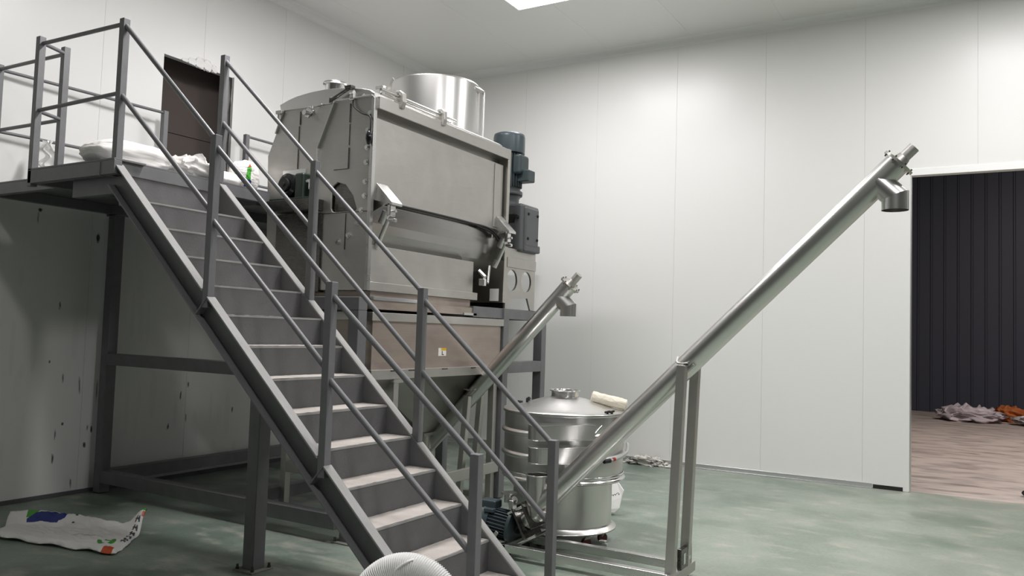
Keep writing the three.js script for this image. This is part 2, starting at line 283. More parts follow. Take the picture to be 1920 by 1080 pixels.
/* ---------- the dim hall beyond the doorway ---------- */
{
  const N = 768, ax0 = -9, ax1 = 8, az0 = -22.5, az1 = -9.88;
  const tex = dataTex(N, N, (u, v) => { const x = ax0 + u * (ax1 - ax0), z = az1 + v * (az0 - az1), b = fbm(x * 1.2, z * 2.2, 5), s = fbm(x * 0.8 + 9, z * 3.2, 4); return mix(mix([196, 184, 175], [176, 166, 160], smooth(-0.2, 0.4, b)), [134, 124, 117], smooth(0.18, 0.5, s) * 0.7); });
  tex.wrapS = tex.wrapT = THREE.ClampToEdgeWrapping;
  const g = new THREE.BoxGeometry(ax1 - ax0, 0.2, az1 - az0); g.translate((ax0 + ax1) / 2, -0.104, (az0 + az1) / 2 - 0.1);
  structure('floor_annex', g, std({ map: tex, roughness: 0.95 }));
  const wf = structGroup('wall_far');
  part('sheet', box(-9, 8, 0, 7, -22.6, -22.3, 0), M.darkWall, wf);
  const rib = prismRib();
  for (let k = 0; k < 22; k++) { const m = part('rib', rib, M.darkWall, wf); m.position.set(-2.6 + 0.29 * k, 0, -22.3); }
  function prismRib() { const s = new THREE.Shape([[-0.03, 0], [0.03, 0], [0.014, 0.02], [-0.014, 0.02]].map((p) => new THREE.Vector2(...p))); const q = new THREE.ExtrudeGeometry(s, { depth: 6.9, bevelEnabled: false }); q.rotateX(-Math.PI / 2); q.scale(1, 1, -1); q.computeVertexNormals(); const idx = q.toNonIndexed(); const p = idx.attributes.position; for (let i = 0; i < p.count; i += 3) { const a = [p.getX(i), p.getY(i), p.getZ(i)], c = [p.getX(i + 2), p.getY(i + 2), p.getZ(i + 2)]; p.setXYZ(i, ...c); p.setXYZ(i + 2, ...a); } idx.computeVertexNormals(); return idx; }
  structure('wall_annex_left', box(-9.1, -8.9, 0, 7, -22.5, -10, 0), M.darkWall);
  structure('wall_annex_right', box(7.9, 8.1, 0, 7, -22.5, -10, 0), M.darkWall);
  structure('ceiling_annex', box(-9, 8, 7, 7.2, -22.5, -9.9, 0), M.darkWall);
  structure('wall_annex_near', box(-9, 8, 5.6, 7, -10.1, -9.99, 0), M.darkWall);
}

/* ---------- ceiling lamps ---------- */
function lamp(x, z, w, d, k, y, label, cat, grp, nits, color) {
  const o = thing('ceiling_light', label, cat, grp); o.position.set(x, y, z);
  part('frame', [box(-w / 2 - 0.02, w / 2 + 0.02, -0.05, 0, -d / 2 - 0.02, -d / 2, 0.003), box(-w / 2 - 0.02, w / 2 + 0.02, -0.05, 0, d / 2, d / 2 + 0.02, 0.003), box(-w / 2 - 0.02, -w / 2, -0.05, 0, -d / 2, d / 2, 0.003), box(w / 2, w / 2 + 0.02, -0.05, 0, -d / 2, d / 2, 0.003), box(-w / 2, w / 2, -0.012, 0, -d / 2, d / 2, 0)], M.trim, o);
  part('diffuser', new RoundedBoxGeometry(w, 0.03, d, 3, 0.012).translate(0, -0.035, 0), glow(color, 3), o);
  const l = new THREE.RectAreaLight(color, nits * k, w, d); l.position.set(0, -0.056, 0); l.lookAt(l.position.clone().add(V(0, -1, 0))); l.name = 'lamp_light'; o.add(l);
  return o;
}
LAMPS.forEach(([x, z, w, d, k], i) => lamp(x, z, w, d, k, CEIL_Y, i ? 'unseen white flat ceiling light panel over the open floor, out of the picture' : 'glowing white ceiling light panel at the top edge above the mixer', 'light', i ? 'ceiling light panels out of the picture' : undefined, LAMP, LAMP_COLOR));
lamp(2.6, -14.5, 1.2, 1.2, 1, 6.95, 'unseen warm lamp added high up to light the hall beyond the doorway', 'light', undefined, 58, 0xfff3ec);  // added unseen source that lights the hall floor and ribbed wall

/* ---------- steel platform and machine frame ---------- */
const PY = 2.69;                                        // deck level
{
  const o = thing('work_platform', 'grey steel platform with box legs and beams, carrying the mixer by the left wall', 'platform');
  part('deck_plate', [box(-7.15, -5.08, PY - 0.012, PY, -4.66, -3.5, 0.001), box(-6.09, -5.05, PY - 0.012, PY, -3.5, -3.26, 0.001), box(-7.15, -5.27, PY - 0.012, PY, -9.4, -4.66, 0.001)], M.gray, o);
  for (const b of [
    [-7.15, -6.09, PY - 0.1, PY - 0.012, -3.56, -3.5], [-6.09, -5.05, PY - 0.11, PY - 0.012, -3.32, -3.26], [-6.09, -6.03, PY - 0.11, PY - 0.012, -3.5, -3.32], [-5.14, -5.08, PY - 0.1, PY - 0.012, -4.66, -3.32],
    [-5.33, -5.27, PY - 0.1, PY - 0.012, -9.4, -4.66], [-7.15, -5.27, PY - 0.1, PY - 0.012, -9.4, -9.34], [-7.15, -5.14, PY - 0.12, PY - 0.012, -4.67, -4.57], [-7.15, -7.09, PY - 0.1, PY - 0.012, -9.34, -3.56], [-6.2, -6.14, PY - 0.09, PY - 0.012, -9.34, -3.56], [-7.09, -5.33, PY - 0.1, PY - 0.012, -7.05, -6.95]]) part('edge_beam', box(...b), M.gray, o);
  part('stringer_plate', box(-5.66, -5.06, 2.465, PY - 0.1, -3.4, -3.35, 0.003), M.gray, o);
  part('bracket', [box(-5.2, -5.06, PY - 0.115, PY - 0.11, -3.36, -3.28, 0), box(-5.205, -5.2, PY - 0.115, PY - 0.02, -3.36, -3.255, 0)], M.gray, o);
  const L = 0.05;
  for (const [x, z, top, plate] of [[-7.06, -4.62, PY - 0.1, 0], [-4.13, -3.8, 1.64, 1], [-4.1, -4.68, 1.73, 1], [-4.08, -6.77, 1.83, 0], [-4.08, -7.55, 1.83, 1], [-5.32, -6.77, PY - 0.1, 0], [-7.06, -8.6, PY - 0.1, 0], [-5.3, -7.55, 1.83, 0]]) {
    const g = part('leg', box(x - L, x + L, 0.008, top, z - L, z + L, 0.006), M.gray, o);
    if (plate) { part('base_plate', box(x - 0.09, x + 0.09, 0, 0.01, z - 0.09, z + 0.09, 0.002), std({ color: 0x8c8a84, roughness: 0.8 }), g); for (const [a, b] of [[-0.07, 0.07], [0.07, 0.07], [0.07, -0.07], [-0.07, -0.07]]) part('anchor_bolt', bolt(V(x + a, 0.01, z + b), V(0, 1, 0), 0.009, 0.03), M.steelDark, g); }
  }
  for (const b of [
    [-7.01, -4.15, 1.18, 1.285, -4.67, -4.57], [-7.01, -4.15, 0.1, 0.21, -4.67, -4.57], [-5.3, -4.05, 1.73, 1.83, -4.73, -4.63], [-4.15, -4.05, 1.73, 1.83, -7.6, -6.2], [-5.35, -5.25, 1.73, 1.83, -7.6, -4.73], [-5.3, -4.1, 1.73, 1.83, -6.82, -6.72], [-5.3, -4.1, 1.73, 1.83, -7.6, -7.5],
    [-4.13, -4.03, 1.2, 1.31, -7.5, -6.82], [-5.37, -5.27, 0.1, 0.2, -6.72, -4.67], [-7.11, -7.01, 0.1, 0.21, -8.55, -4.67]]) part('beam', box(...b), M.gray, o);
}

/* ---------- staircase ---------- */
const yT = (x) => 0.46 + 0.9025 * (-2.632 - x);         // top line of the stringers
const ZN = -3.338, ZF = -4.15;
{
  const o = thing('staircase', 'steep grey steel staircase with closed risers and pipe handrails on both sides', 'staircase');
  const XN = [-5.09, -4.094, -3.09, -2.11], XF = [-5.13, -4.12, -3.127, -2.15];
  const stringer = (zw, dir, posts) => {
    const tops = [], zo = zw + dir * 0.063, D = 0.21, xt = -5.13, c = Math.atan(0.9025);
    const s = part('stringer', (() => {
      const xb = -2.632 + 0.46 / 0.9025, xb2 = xb - D / 0.9025, l = [];
      l.push(prism([[xb - 0.008, 0.002], [xb2, 0.002], [xt, yT(xt) - D], [xt, yT(xt) - 0.005]], zw + dir * 0.0015, zw + dir * 0.008));
      const cuts = [xt, posts[0] - 0.025, posts[0] + 0.025, posts[1] - 0.03, posts[1] + 0.025, posts[2] - 0.03, posts[2] + 0.025, xb - 0.02];
      for (let i = 0; i < cuts.length; i += 2) { const a = Math.min(cuts[i], cuts[i + 1]), b = Math.max(cuts[i], cuts[i + 1]); if (b - a > 0.02) tops.push(prism([[a, yT(a)], [b, yT(b)], [b, yT(b) - 0.014], [a, yT(a) - 0.014]], zw, zo, 0.001)); }
      l.push(prism([[xt, yT(xt) - D], [xb2, yT(xb2) - D], [xb2 - 0.01, yT(xb2) - D + 0.014 + 0.009], [xt, yT(xt) - D + 0.014]], zw, zo, 0.001));
      return l;
    })(), M.gray, o);
    for (const f of tops) part('flange', f, M.grayDusty, s);
    for (const px of posts.slice(1, 3)) {                // stiffener plate across the channel under each post
      const a = V(px + 0.015, yT(px + 0.015) - 0.012, 0), n = V(-Math.sin(c), -Math.cos(c), 0), b = a.clone().add(n.multiplyScalar(D * Math.cos(c) - 0.022)), t = V(0.008 * Math.cos(c), -0.008 * Math.sin(c), 0);
      part('stiffener', prism([[a.x, a.y], [a.x + t.x, a.y + t.y], [b.x + t.x, b.y + t.y], [b.x, b.y]], zw + dir * 0.005, zo - dir * 0.001), M.gray, s);
    }
  };
  stringer(ZN, 1, XN); stringer(ZF, -1, XF);
  const run = 0.2025, rise = 0.1837, nx = (i) => -2.34 - run * (i - 1);
  for (let i = 1; i <= 14; i++) {
    const y0 = (i - 1) * rise + (i > 1 ? 0.0 : 0.002), y1 = i <= 13 ? i * rise - 0.013 : PY - 0.1, x = i <= 13 ? nx(i) - 0.003 : -5.09;
    part('riser', box(x - 0.005, x, y0, y1, ZF + 0.001, ZN - 0.001, 0), M.grayTread, o);
    if (i <= 13) {
      const xe = i < 13 ? nx(i + 1) - 0.003 : -5.09, y = i * rise;
      const tr = part('tread', box(xe, nx(i), y - 0.013, y, ZF + 0.001, ZN - 0.001, 0.001), M.grayDusty, o);
      // pale powder lying on the tread: a thin uneven layer
      const nxg = 6, nzg = 40, g = new THREE.PlaneGeometry(nx(i) - xe - 0.006, ZN - ZF - 0.012, nxg, nzg); g.rotateX(-Math.PI / 2); const p = g.attributes.position;
      for (let k = 0; k < p.count; k++) { const e = Math.abs(p.getX(k)) > (nx(i) - xe - 0.006) / 2 - 0.001 ? 0 : 1; p.setXYZ(k, p.getX(k) + 0.002 * n2(p.getZ(k) * 18 + i * 7, i), 0.001 + 0.0022 * (0.5 + 0.5 * n2(p.getX(k) * 16 + i, p.getZ(k) * 16)), p.getZ(k)); }
      g.computeVertexNormals(); g.translate((xe + nx(i)) / 2, y, (ZN + ZF) / 2); boxUVkeep(g); part('powder', g, M.dust, tr);
    }
  }
  function boxUVkeep(g) { const p = g.attributes.position, u = g.attributes.uv; for (let k = 0; k < p.count; k++) u.setXY(k, p.getX(k), p.getZ(k)); }
  const rail = (xs, z, tops, dz) => {
    xs.forEach((x, i) => { const y = tops[i], b = i === 3 ? 0.004 : i === 0 ? PY - 0.115 : yT(x) - 0.09; const p = part('post', box(x - 0.025, x + 0.025, b, y, z - 0.025, z + 0.025, 0.004), M.gray, o); });
    for (let i = 0; i < 3; i++) {
      const up = i === 0 ? 0.045 : 0.075;
      part('handrail', rod(V(xs[i] + 0.01, tops[i] - up, z + dz), V(xs[i + 1] - 0.015, tops[i + 1] - 0.018, z + dz), 0.0165), M.gray, o);
      part('mid_rail', rod(V(xs[i] + 0.01, tops[i] - 0.53, z + dz), V(xs[i + 1] - 0.015, tops[i + 1] - 0.475, z + dz), 0.0165), M.gray, o);
    }
  };
  rail(XN, -3.305, [3.661, 2.757, 1.845, 1.012], 0); rail(XF, -4.185, [3.689, 2.775, 1.867, 0.988], 0);
}

/* ---------- platform railings ---------- */
{
  const R = 0.0145;
  const mk = (label, posts, runs) => {
    const o = thing('guard_railing', label, 'railing');
    for (const [x, z, top, bot] of posts) part('post', box(x - 0.025, x + 0.025, bot ?? PY, top, z - 0.025, z + 0.025, 0.004), M.gray, o);
    for (const [a, b] of runs) part('rail', rod(V(...a), V(...b), R), M.gray, o);
  };
  mk('grey pipe railing around the platform corner left of the stairs, reaching the dark opening',
    [[-6.07, -3.285, 3.685, PY - 0.13], [-6.17, -3.53, 3.7], [-7.12, -3.53, 3.7], [-7.05, -5.06, 3.69]],
    [[[-5.1, 3.625, -3.3], [-6.07, 3.635, -3.29]], [[-5.1, 3.145, -3.3], [-6.07, 3.13, -3.29]], [[-6.07, 3.645, -3.29], [-6.17, 3.65, -3.53]], [[-6.07, 3.13, -3.29], [-6.17, 3.13, -3.53]], [[-6.17, 3.65, -3.53], [-7.12, 3.66, -3.53]], [[-6.17, 3.13, -3.53], [-7.12, 3.14, -3.53]], [[-7.12, 3.66, -3.53], [-7.05, 3.67, -5.06]], [[-7.12, 3.14, -3.53], [-7.05, 3.15, -5.06]]]);
  mk('short grey pipe railing by the left wall between dark opening and mixer',
    [[-7.05, -6.09, 3.69], [-7.05, -7.6, 3.69], [-7.05, -9.3, 3.69]], [[[-7.05, 3.67, -6.09], [-7.05, 3.67, -9.3]], [[-7.05, 3.15, -6.09], [-7.05, 3.15, -9.3]]]);
}

/* ---------- ribbon mixer ---------- */
{
  const o = thing('ribbon_mixer', 'large stainless steel mixer with arched lid and round vent drum, standing on the grey frame', 'mixer');
  // trough: jacket sides, round belly, chute box
  const belly = []; for (let i = 0; i <= 24; i++) { const a = -i / 24 * Math.PI; belly.push([-4.64 + 0.545 * Math.cos(a), 2.56 + 0.545 * Math.sin(a)]); }
  part('trough', prism([...belly, [-5.185, 3.02], [-5.03, 3.38], [-4.125, 3.38], [-4.125, 3.2], [-4.095, 3.2]], -6.69, -4.79), M.belly, o);
  part('side_panel', prism([[-4.12, 2.585], [-4.06, 2.585], [-4.06, 3.222], [-4.12, 3.222]], -6.66, -4.745, 0.003), M.steelMatte, o);
  part('panel_fold', box(-4.064, -4.05, 2.6, 3.215, -6.62, -6.5, 0.006), M.steelMatte, o);
  part('seam_hose', curveTube([V(-4.062, 2.585, -4.95), V(-4.058, 2.588, -5.5), V(-4.058, 2.585, -6.1), V(-4.055, 2.57, -6.45), V(-4.04, 2.5, -6.6)], 0.011, 40, 8), M.black, o);
  part('seam_hose', curveTube([V(-4.058, 2.578, -6.2), V(-4.05, 2.53, -6.5), V(-4.03, 2.44, -6.6), V(-4.05, 2.3, -6.68)], 0.009, 30, 8), M.black, o);
  part('top_flange', box(-4.13, -4.015, 3.285, 3.385, -6.71, -4.735, 0.006), M.steelMatte, o);
  part('far_end_plate', prism([[-4.035, 1.885], [-4.02, 3.39], [-5.04, 3.39], [-5.23, 3.02], [-5.23, 1.885]], -6.74, -6.69, 0.004), M.steel, o);
  part('chute_box', [box(-5.15, -4.085, 1.95, 2.24, -6.23, -4.75, 0.004), box(-5.18, -4.05, 1.885, 1.953, -6.26, -4.745, 0.004)], M.steelMatte, o);
  const sg = part('slide_gate', [box(-5.16, -4.06, 1.745, 1.815, -6.24, -4.78, 0.003), box(-5.1, -4.09, 1.815, 1.885, -6.2, -4.8, 0.002)], M.stained, o);
  part('slide_rail', [box(-4.075, -4.045, 1.815, 1.842, -5.35, -4.79, 0.002), box(-4.07, -4.05, 1.742, 1.765, -6.26, -6.05, 0.002)], M.aluminium, sg);
  // near end: proud right guard plate, set-back left one
  const notch = [[-4.452, 2.53], [-4.44, 2.505], [-4.415, 2.497], [-4.2, 2.497], [-4.19, 2.52], [-4.23, 2.62], [-4.31, 2.71], [-4.4, 2.735], [-4.452, 2.70]];
  const rp = part('end_plate', prism([[-4.055, 1.885], [-4.055, 3.36], [-4.075, 3.385], [-4.43, 3.388], [-4.46, 3.36], [-4.612, 3.02], [-4.6, 1.885]], -4.735, -4.715, 0.003, [notch]), M.steelMatte, o);
  part('folded_rim', [bar(V(-4.448, 3.378, -4.705), V(-4.612, 3.02, -4.705), 0.012, 0.03, V(0, 0, 1)), bar(V(-4.612, 3.025, -4.705), V(-4.604, 2.55, -4.705), 0.012, 0.03, V(0, 0, 1)), bar(V(-4.06, 3.384, -4.705), V(-4.44, 3.386, -4.705), 0.03, 0.012)], M.steelShiny, rp);
  part('recess', [box(-4.47, -4.17, 2.48, 2.75, -4.752, -4.742, 0)], M.steelDark, rp);
  part('corner_angle', box(-4.075, -4.045, 1.885, 3.375, -4.745, -4.705, 0.004), M.steelShiny, rp);
  part('joint_strip', [box(-4.296, -4.288, 3.2, 3.35, -4.716, -4.708, 0.001), box(-4.295, -4.287, 3.02, 3.19, -4.716, -4.711, 0.001), box(-4.293, -4.285, 2.835, 3.0, -4.716, -4.708, 0.001), box(-4.44, -4.29, 2.832, 2.838, -4.716, -4.711, 0.001), box(-4.296, -4.29, 2.2, 2.48, -4.716, -4.71, 0.001), box(-4.6, -4.06, 2.488, 2.494, -4.716, -4.711, 0.001)], M.steelDark, rp);
  for (const [x, y] of [[-4.083, 3.25], [-4.1, 3.12], [-4.103, 2.985], [-4.105, 2.87], [-4.107, 2.72], [-4.108, 2.61], [-4.135, 2.5], [-4.175, 2.4], [-4.255, 2.31], [-4.36, 2.26]]) part('bolt', bolt(V(x, y, -4.715), V(0, 0, 1), 0.016, 0.022), M.chrome, rp);
  const lp = part('end_plate', prism([[-4.42, 1.885], [-4.42, 3.388], [-5.035, 3.39], [-5.07, 3.37], [-5.232, 3.02], [-5.2, 2.3], [-5.12, 1.885]], -4.775, -4.755, 0.003), M.steelMatte, o);
  part('folded_rim', [bar(V(-4.62, 3.388, -4.745), V(-5.05, 3.39, -4.745), 0.03, 0.014), bar(V(-5.06, 3.378, -4.745), V(-5.14, 3.2, -4.745), 0.012, 0.02, V(0, 0, 1))], M.steelShiny, lp);
  part('joint_strip', [box(-4.874, -4.864, 3.25, 3.36, -4.756, -4.748, 0.001), box(-4.882, -4.872, 2.87, 3.24, -4.756, -4.75, 0.001)], M.steelDark, lp);
  for (const [x, y] of [[-4.86, 2.4], [-4.93, 2.1]]) part('bolt', bolt(V(x, y, -4.755), V(0, 0, 1), 0.013, 0.02), M.chrome, lp);
  // shaft bearing on a shelf
  const sb = group('shaft_bearing', o, 'dark bearing housing on a shelf');
  part('back_plate', box(-5.12, -4.86, 2.64, 2.91, -4.756, -4.744, 0.003), M.aluminium, sb);
  part('housing', [rod(V(-4.985, 2.765, -4.74), V(-4.985, 2.765, -4.665), 0.098, 32), rod(V(-4.985, 2.765, -4.665), V(-4.985, 2.765, -4.645), 0.098, 32, 0.07)], M.blackGloss, sb);
  part('cap', [rod(V(-4.985, 2.765, -4.66), V(-4.985, 2.765, -4.625), 0.055, 28), rod(V(-4.985, 2.765, -4.625), V(-4.985, 2.765, -4.615), 0.018, 16)], M.black, sb);
  part('pedestal', [box(-4.9, -4.8, 2.635, 2.86, -4.755, -4.66, 0.02), box(-5.13, -4.7, 2.63, 2.65, -4.755, -4.62, 0.003)], M.darkGreen, sb);
  part('grease_nipple', [rod(V(-4.79, 2.79, -4.7), V(-4.72, 2.79, -4.7), 0.02, 12), box(-4.76, -4.74, 2.72, 2.8, -4.72, -4.68, 0.004)], M.chrome, sb);
  part('shelf', [box(-5.14, -4.62, 2.54, 2.632, -4.76, -4.6, 0.004)], M.steelDark, sb);
  part('lower_box', [box(-5.12, -4.62, 1.9, 2.53, -4.76, -4.7, 0.004)], M.steelDark, sb);
  sb.position.set(0.085, -0.03, 0);
  // lid, nozzle, hinges, lid clamps
  const prof = [[-5.1, 3.39], [-5.115, 3.445], [-5.02, 3.474], [-4.936, 3.493], [-4.85, 3.503], [-4.757, 3.511], [-4.622, 3.515], [-4.52, 3.51], [-4.433, 3.503], [-4.32, 3.49], [-4.21, 3.472], [-4.13, 3.45], [-4.09, 3.425], [-4.08, 3.39]];
  const lid = part('lid', prism(prof, -6.68, -4.75, 0.004), M.steelShiny, o);
  part('nozzle', [lathe([[0.07, -0.1], [0.078, -0.1], [0.078, 0.062], [0.1, 0.062], [0.1, 0.078], [0.07, 0.078], [0.07, -0.1]], 40, V(-4.64, 3.53, -4.9))], M.chrome, lid);
  part('clamp', [bar(V(-4.5, 3.4, -4.71), V(-4.31, 3.475, -4.71), 0.02, 0.022), rod(V(-4.51, 3.385, -4.72), V(-4.51, 3.425, -4.72), 0.016, 12), box(-4.345, -4.275, 3.47, 3.495, -4.74, -4.69, 0.005)], M.steelDark, lid);
  part('clamp_bolt', [rod(V(-4.285, 3.43, -4.7), V(-4.25, 3.43, -4.7), 0.02, 12), box(-4.29, -4.245, 3.37, 3.415, -4.72, -4.69, 0.006), rod(V(-4.52, 3.42, -4.72), V(-4.49, 3.43, -4.72), 0.016, 12)], M.chrome, lid);
  part('latch', [box(-5.13, -5.06, 3.36, 3.39, -4.77, -4.72, 0.005), rod(V(-5.1, 3.36, -4.74), V(-5.1, 3.32, -4.74), 0.018, 12)], M.steelMatte, lid);
  part('hook', [rod(V(-4.77, 3.33, -4.75), V(-4.77, 3.33, -4.69), 0.022, 14), rod(V(-4.74, 3.35, -4.7), V(-4.67, 3.32, -4.7), 0.014, 12), rod(V(-4.69, 3.35, -4.7), V(-4.69, 3.37, -4.7), 0.012, 10), rod(V(-4.76, 3.3, -4.7), V(-4.72, 3.285, -4.7), 0.01, 10)], M.chrome, o);
  part('hinge_rod', [rod(V(-4.035, 3.445, -5.78), V(-4.035, 3.445, -4.76), 0.012), rod(V(-4.03, 3.41, -5.7), V(-4.03, 3.41, -4.76), 0.009)], M.chrome, o);
  for (const z of [-5.0, -5.57]) { const h = part('hinge_plate', prism([[-4.08, 3.36], [-4.0, 3.35], [-3.985, 3.4], [-3.99, 3.47], [-4.02, 3.495], [-4.06, 3.495], [-4.085, 3.46]], z - 0.022, z + 0.022, 0.003), M.steelMatte, o); part('pin', [rod(V(-4.03, 3.455, z - 0.035), V(-4.03, 3.455, z + 0.035), 0.016, 12)], M.chrome, h); }
  part('sensor_cable', curveTube([V(-4.25, 3.4, -4.7), V(-4.25, 3.33, -4.695), V(-4.17, 3.26, -4.7), V(-4.075, 3.22, -4.695), V(-4.06, 3.15, -4.69), V(-4.065, 3.09, -4.69)], 0.006, 40, 8), M.black, o);
  part('sensor', lathe([[0, -0.055], [0.012, -0.05], [0.025, -0.01], [0.025, 0.02], [0.012, 0.05], [0, 0.055]], 18, V(-4.065, 3.05, -4.68)), M.blackGloss, o);
  // vent drum on the lid
  const dr = group('vent_drum', o, 'tall polished round vent drum'); const C = V(-4.64, 0, -6.3), R = 0.43;
  part('shell', lathe([[R + 0.01, 3.42], [R + 0.01, 3.44], [R, 3.445], [R, 3.96], [R - 0.006, 3.977], [R - 0.03, 3.985], [0, 4.0]], 96, C), M.steelSatin, dr);
  part('ear', [prism([[-5.09, 3.86], [-4.985, 4.045], [-4.92, 3.975], [-4.92, 3.86]], -6.06, -6.045, 0.002), prism([[-5.01, 3.985], [-4.98, 4.045], [-4.89, 3.975]], -6.12, -6.106)], M.steelMatte, dr);
  part('latch', [rod(V(-5.1, 3.93, -6.02), V(-5.1, 3.73, -6.0), 0.012, 10), box(-5.15, -5.05, 3.93, 3.96, -6.04, -5.99, 0.006), rod(V(-5.1, 3.74, -6.0), V(-5.1, 3.68, -6.0), 0.02, 12)], M.chrome, dr);
  part('top_fitting', [rod(V(-4.62, 3.98, -6.2), V(-4.62, 4.075, -6.2), 0.028, 18), rod(V(-4.62, 4.06, -6.2), V(-4.53, 4.06, -6.25), 0.014, 12)], M.chrome, dr);
  part('side_flap', [prism([[-4.29, 4.0], [-4.2, 3.93], [-4.215, 3.9], [-4.31, 3.975]], -6.5, -6.34, 0.002)], M.steelMatte, dr);
  part('pipe', rod(V(-4.21, 3.39, -6.5), V(-4.21, 3.92, -6.5), 0.012), M.steelSatin, dr);
  // clamp hoods with pneumatic cylinders, at both ends of the side seam
  for (const z of [-4.86, -6.62]) {
    const h = group('clamp_hood', o);
    part('hood', [prism([[-4.09, 2.75], [-3.905, 2.565], [-3.905, 2.545], [-3.925, 2.545], [-4.09, 2.71]], z - 0.06, z + 0.07, 0.002), prism([[-4.09, 2.71], [-3.94, 2.56], [-3.985, 2.545], [-4.09, 2.5]], z + 0.058, z + 0.066)], M.steelShiny, h);
    part('clevis', [box(-3.965, -3.93, 2.46, 2.55, z - 0.015, z + 0.055, 0.008), rod(V(-3.99, 2.5, z + 0.02), V(-3.9, 2.5, z + 0.02), 0.012, 10), box(-3.96, -3.9, 2.415, 2.445, z, z + 0.04, 0.008)], M.chrome, h);
    part('air_cylinder', [rod(V(-3.985, 2.5, z + 0.03), V(-4.03, 2.41, z + 0.03), 0.032, 20), rod(V(-3.975, 2.44, z + 0.02), V(-4.08, 2.22, z + 0.02), 0.018, 16), rod(V(-4.06, 2.29, z + 0.02), V(-4.09, 2.22, z + 0.02), 0.024, 16)], M.steelShiny, h);
  }
  part('valve', [rod(V(-4.07, 2.16, -6.3), V(-4.0, 2.1, -6.3), 0.022, 12), box(-4.06, -4.0, 2.02, 2.09, -6.33, -6.28, 0.008), rod(V(-4.05, 2.22, -6.45), V(-4.0, 2.05, -6.35), 0.012, 10)], M.chrome, o);
  // far support box with round openings
  const fb = group('support_box', o);
  part('front_plate', box(-5.2, -4.07, 1.83, 2.45, -6.79, -6.75, 0.002), M.steelDark, fb);  // darker steel stands in for the shade cast by the trough
  part('side_plate', prismX([[-7.34, 1.83], [-7.34, 2.43], [-6.75, 2.43], [-6.75, 1.83], [-6.79, 1.83], [-6.84, 1.93], [-7.19, 1.95], [-7.26, 1.83]], -4.065, -4.045, 0, [circle(-6.87, 2.115, 0.105), circle(-7.157, 2.115, 0.105)]), M.steelMatte, fb);
  part('side_plate', prismX([[-7.34, 2.35], [-7.34, 2.43], [-6.75, 2.43], [-6.75, 2.35]], -5.2, -5.18, 0), M.steelMatte, fb);
  part('cap_strip', box(-4.07, -4.035, 2.24, 2.34, -7.34, -6.76, 0.004), M.steelMatte, fb);
  part('paper_label', box(-4.185, -4.085, 1.9, 2.02, -6.69, -6.687, 0), M.whitePlastic, fb, 'white label on the shaded plate');
  // gear motor
  const gm = group('gear_motor', o, 'dark grey upright gear motor'); const A = V(-4.265, -0.03, -7.1);
  part('fan_cowl', [lathe([[0, 3.685], [0.13, 3.685], [0.158, 3.672], [0.165, 3.64], [0.165, 3.475], [0.155, 3.475], [0, 3.48]], 48, A)], M.motorBlue, gm);
  const fins = [rod(V(A.x, 3.07, A.z), V(A.x, 3.45, A.z), 0.125, 32)]; for (let k = 0; k < 30; k++) { const f = box(0.12, 0.147, 3.12, 3.46, -0.004, 0.004, 0); f.rotateY(k / 30 * 2 * Math.PI); f.translate(A.x, A.y, A.z); fins.push(f); }
  part('finned_body', fins, M.motorGreen, gm);
  part('terminal_box', [box(-4.17, -4.07, 3.21, 3.42, -7.2, -7.0, 0.03), box(-4.17, -4.0, 3.14, 3.26, -7.2, -7.06, 0.012)], M.motorGreen, gm);
  part('nameplate', box(-4.205, -4.175, 3.27, 3.32, -6.965, -6.963, 0), M.whitePlastic, gm, 'small white plate');
  part('flange', lathe([[0, 3.03], [0.15, 3.03], [0.155, 3.05], [0.155, 3.075], [0.13, 3.09], [0.13, 3.12], [0, 3.12]], 40, A), M.gearGray, gm);
  part('neck', lathe([[0.15, 2.88], [0.12, 2.93], [0.12, 3.0], [0.14, 3.03]], 40, A), M.gearGray, gm);
  part('gearbox', [box(-4.55, -4.0, 2.41, 2.9, -7.32, -6.95, 0.03), box(-4.03, -3.98, 2.47, 2.87, -7.28, -7.0, 0.02), box(-4.06, -3.985, 2.42, 2.5, -7.33, -7.0, 0.015)], M.gearGray, gm);
  part('cover_bolt', [[2.8, -7.05], [2.8, -7.24], [2.55, -7.05], [2.55, -7.24]].flatMap(([y, z]) => bolt(V(-3.981, y, z), V(1, 0, 0), 0.012, 0.012)), M.black, gm);
  part('plug', [box(-4.16, -4.08, 2.7, 2.79, -6.955, -6.945, 0.003), rod(V(-4.05, 2.76, -6.95), V(-4.05, 2.76, -6.92), 0.02, 12)], M.black, gm);
}

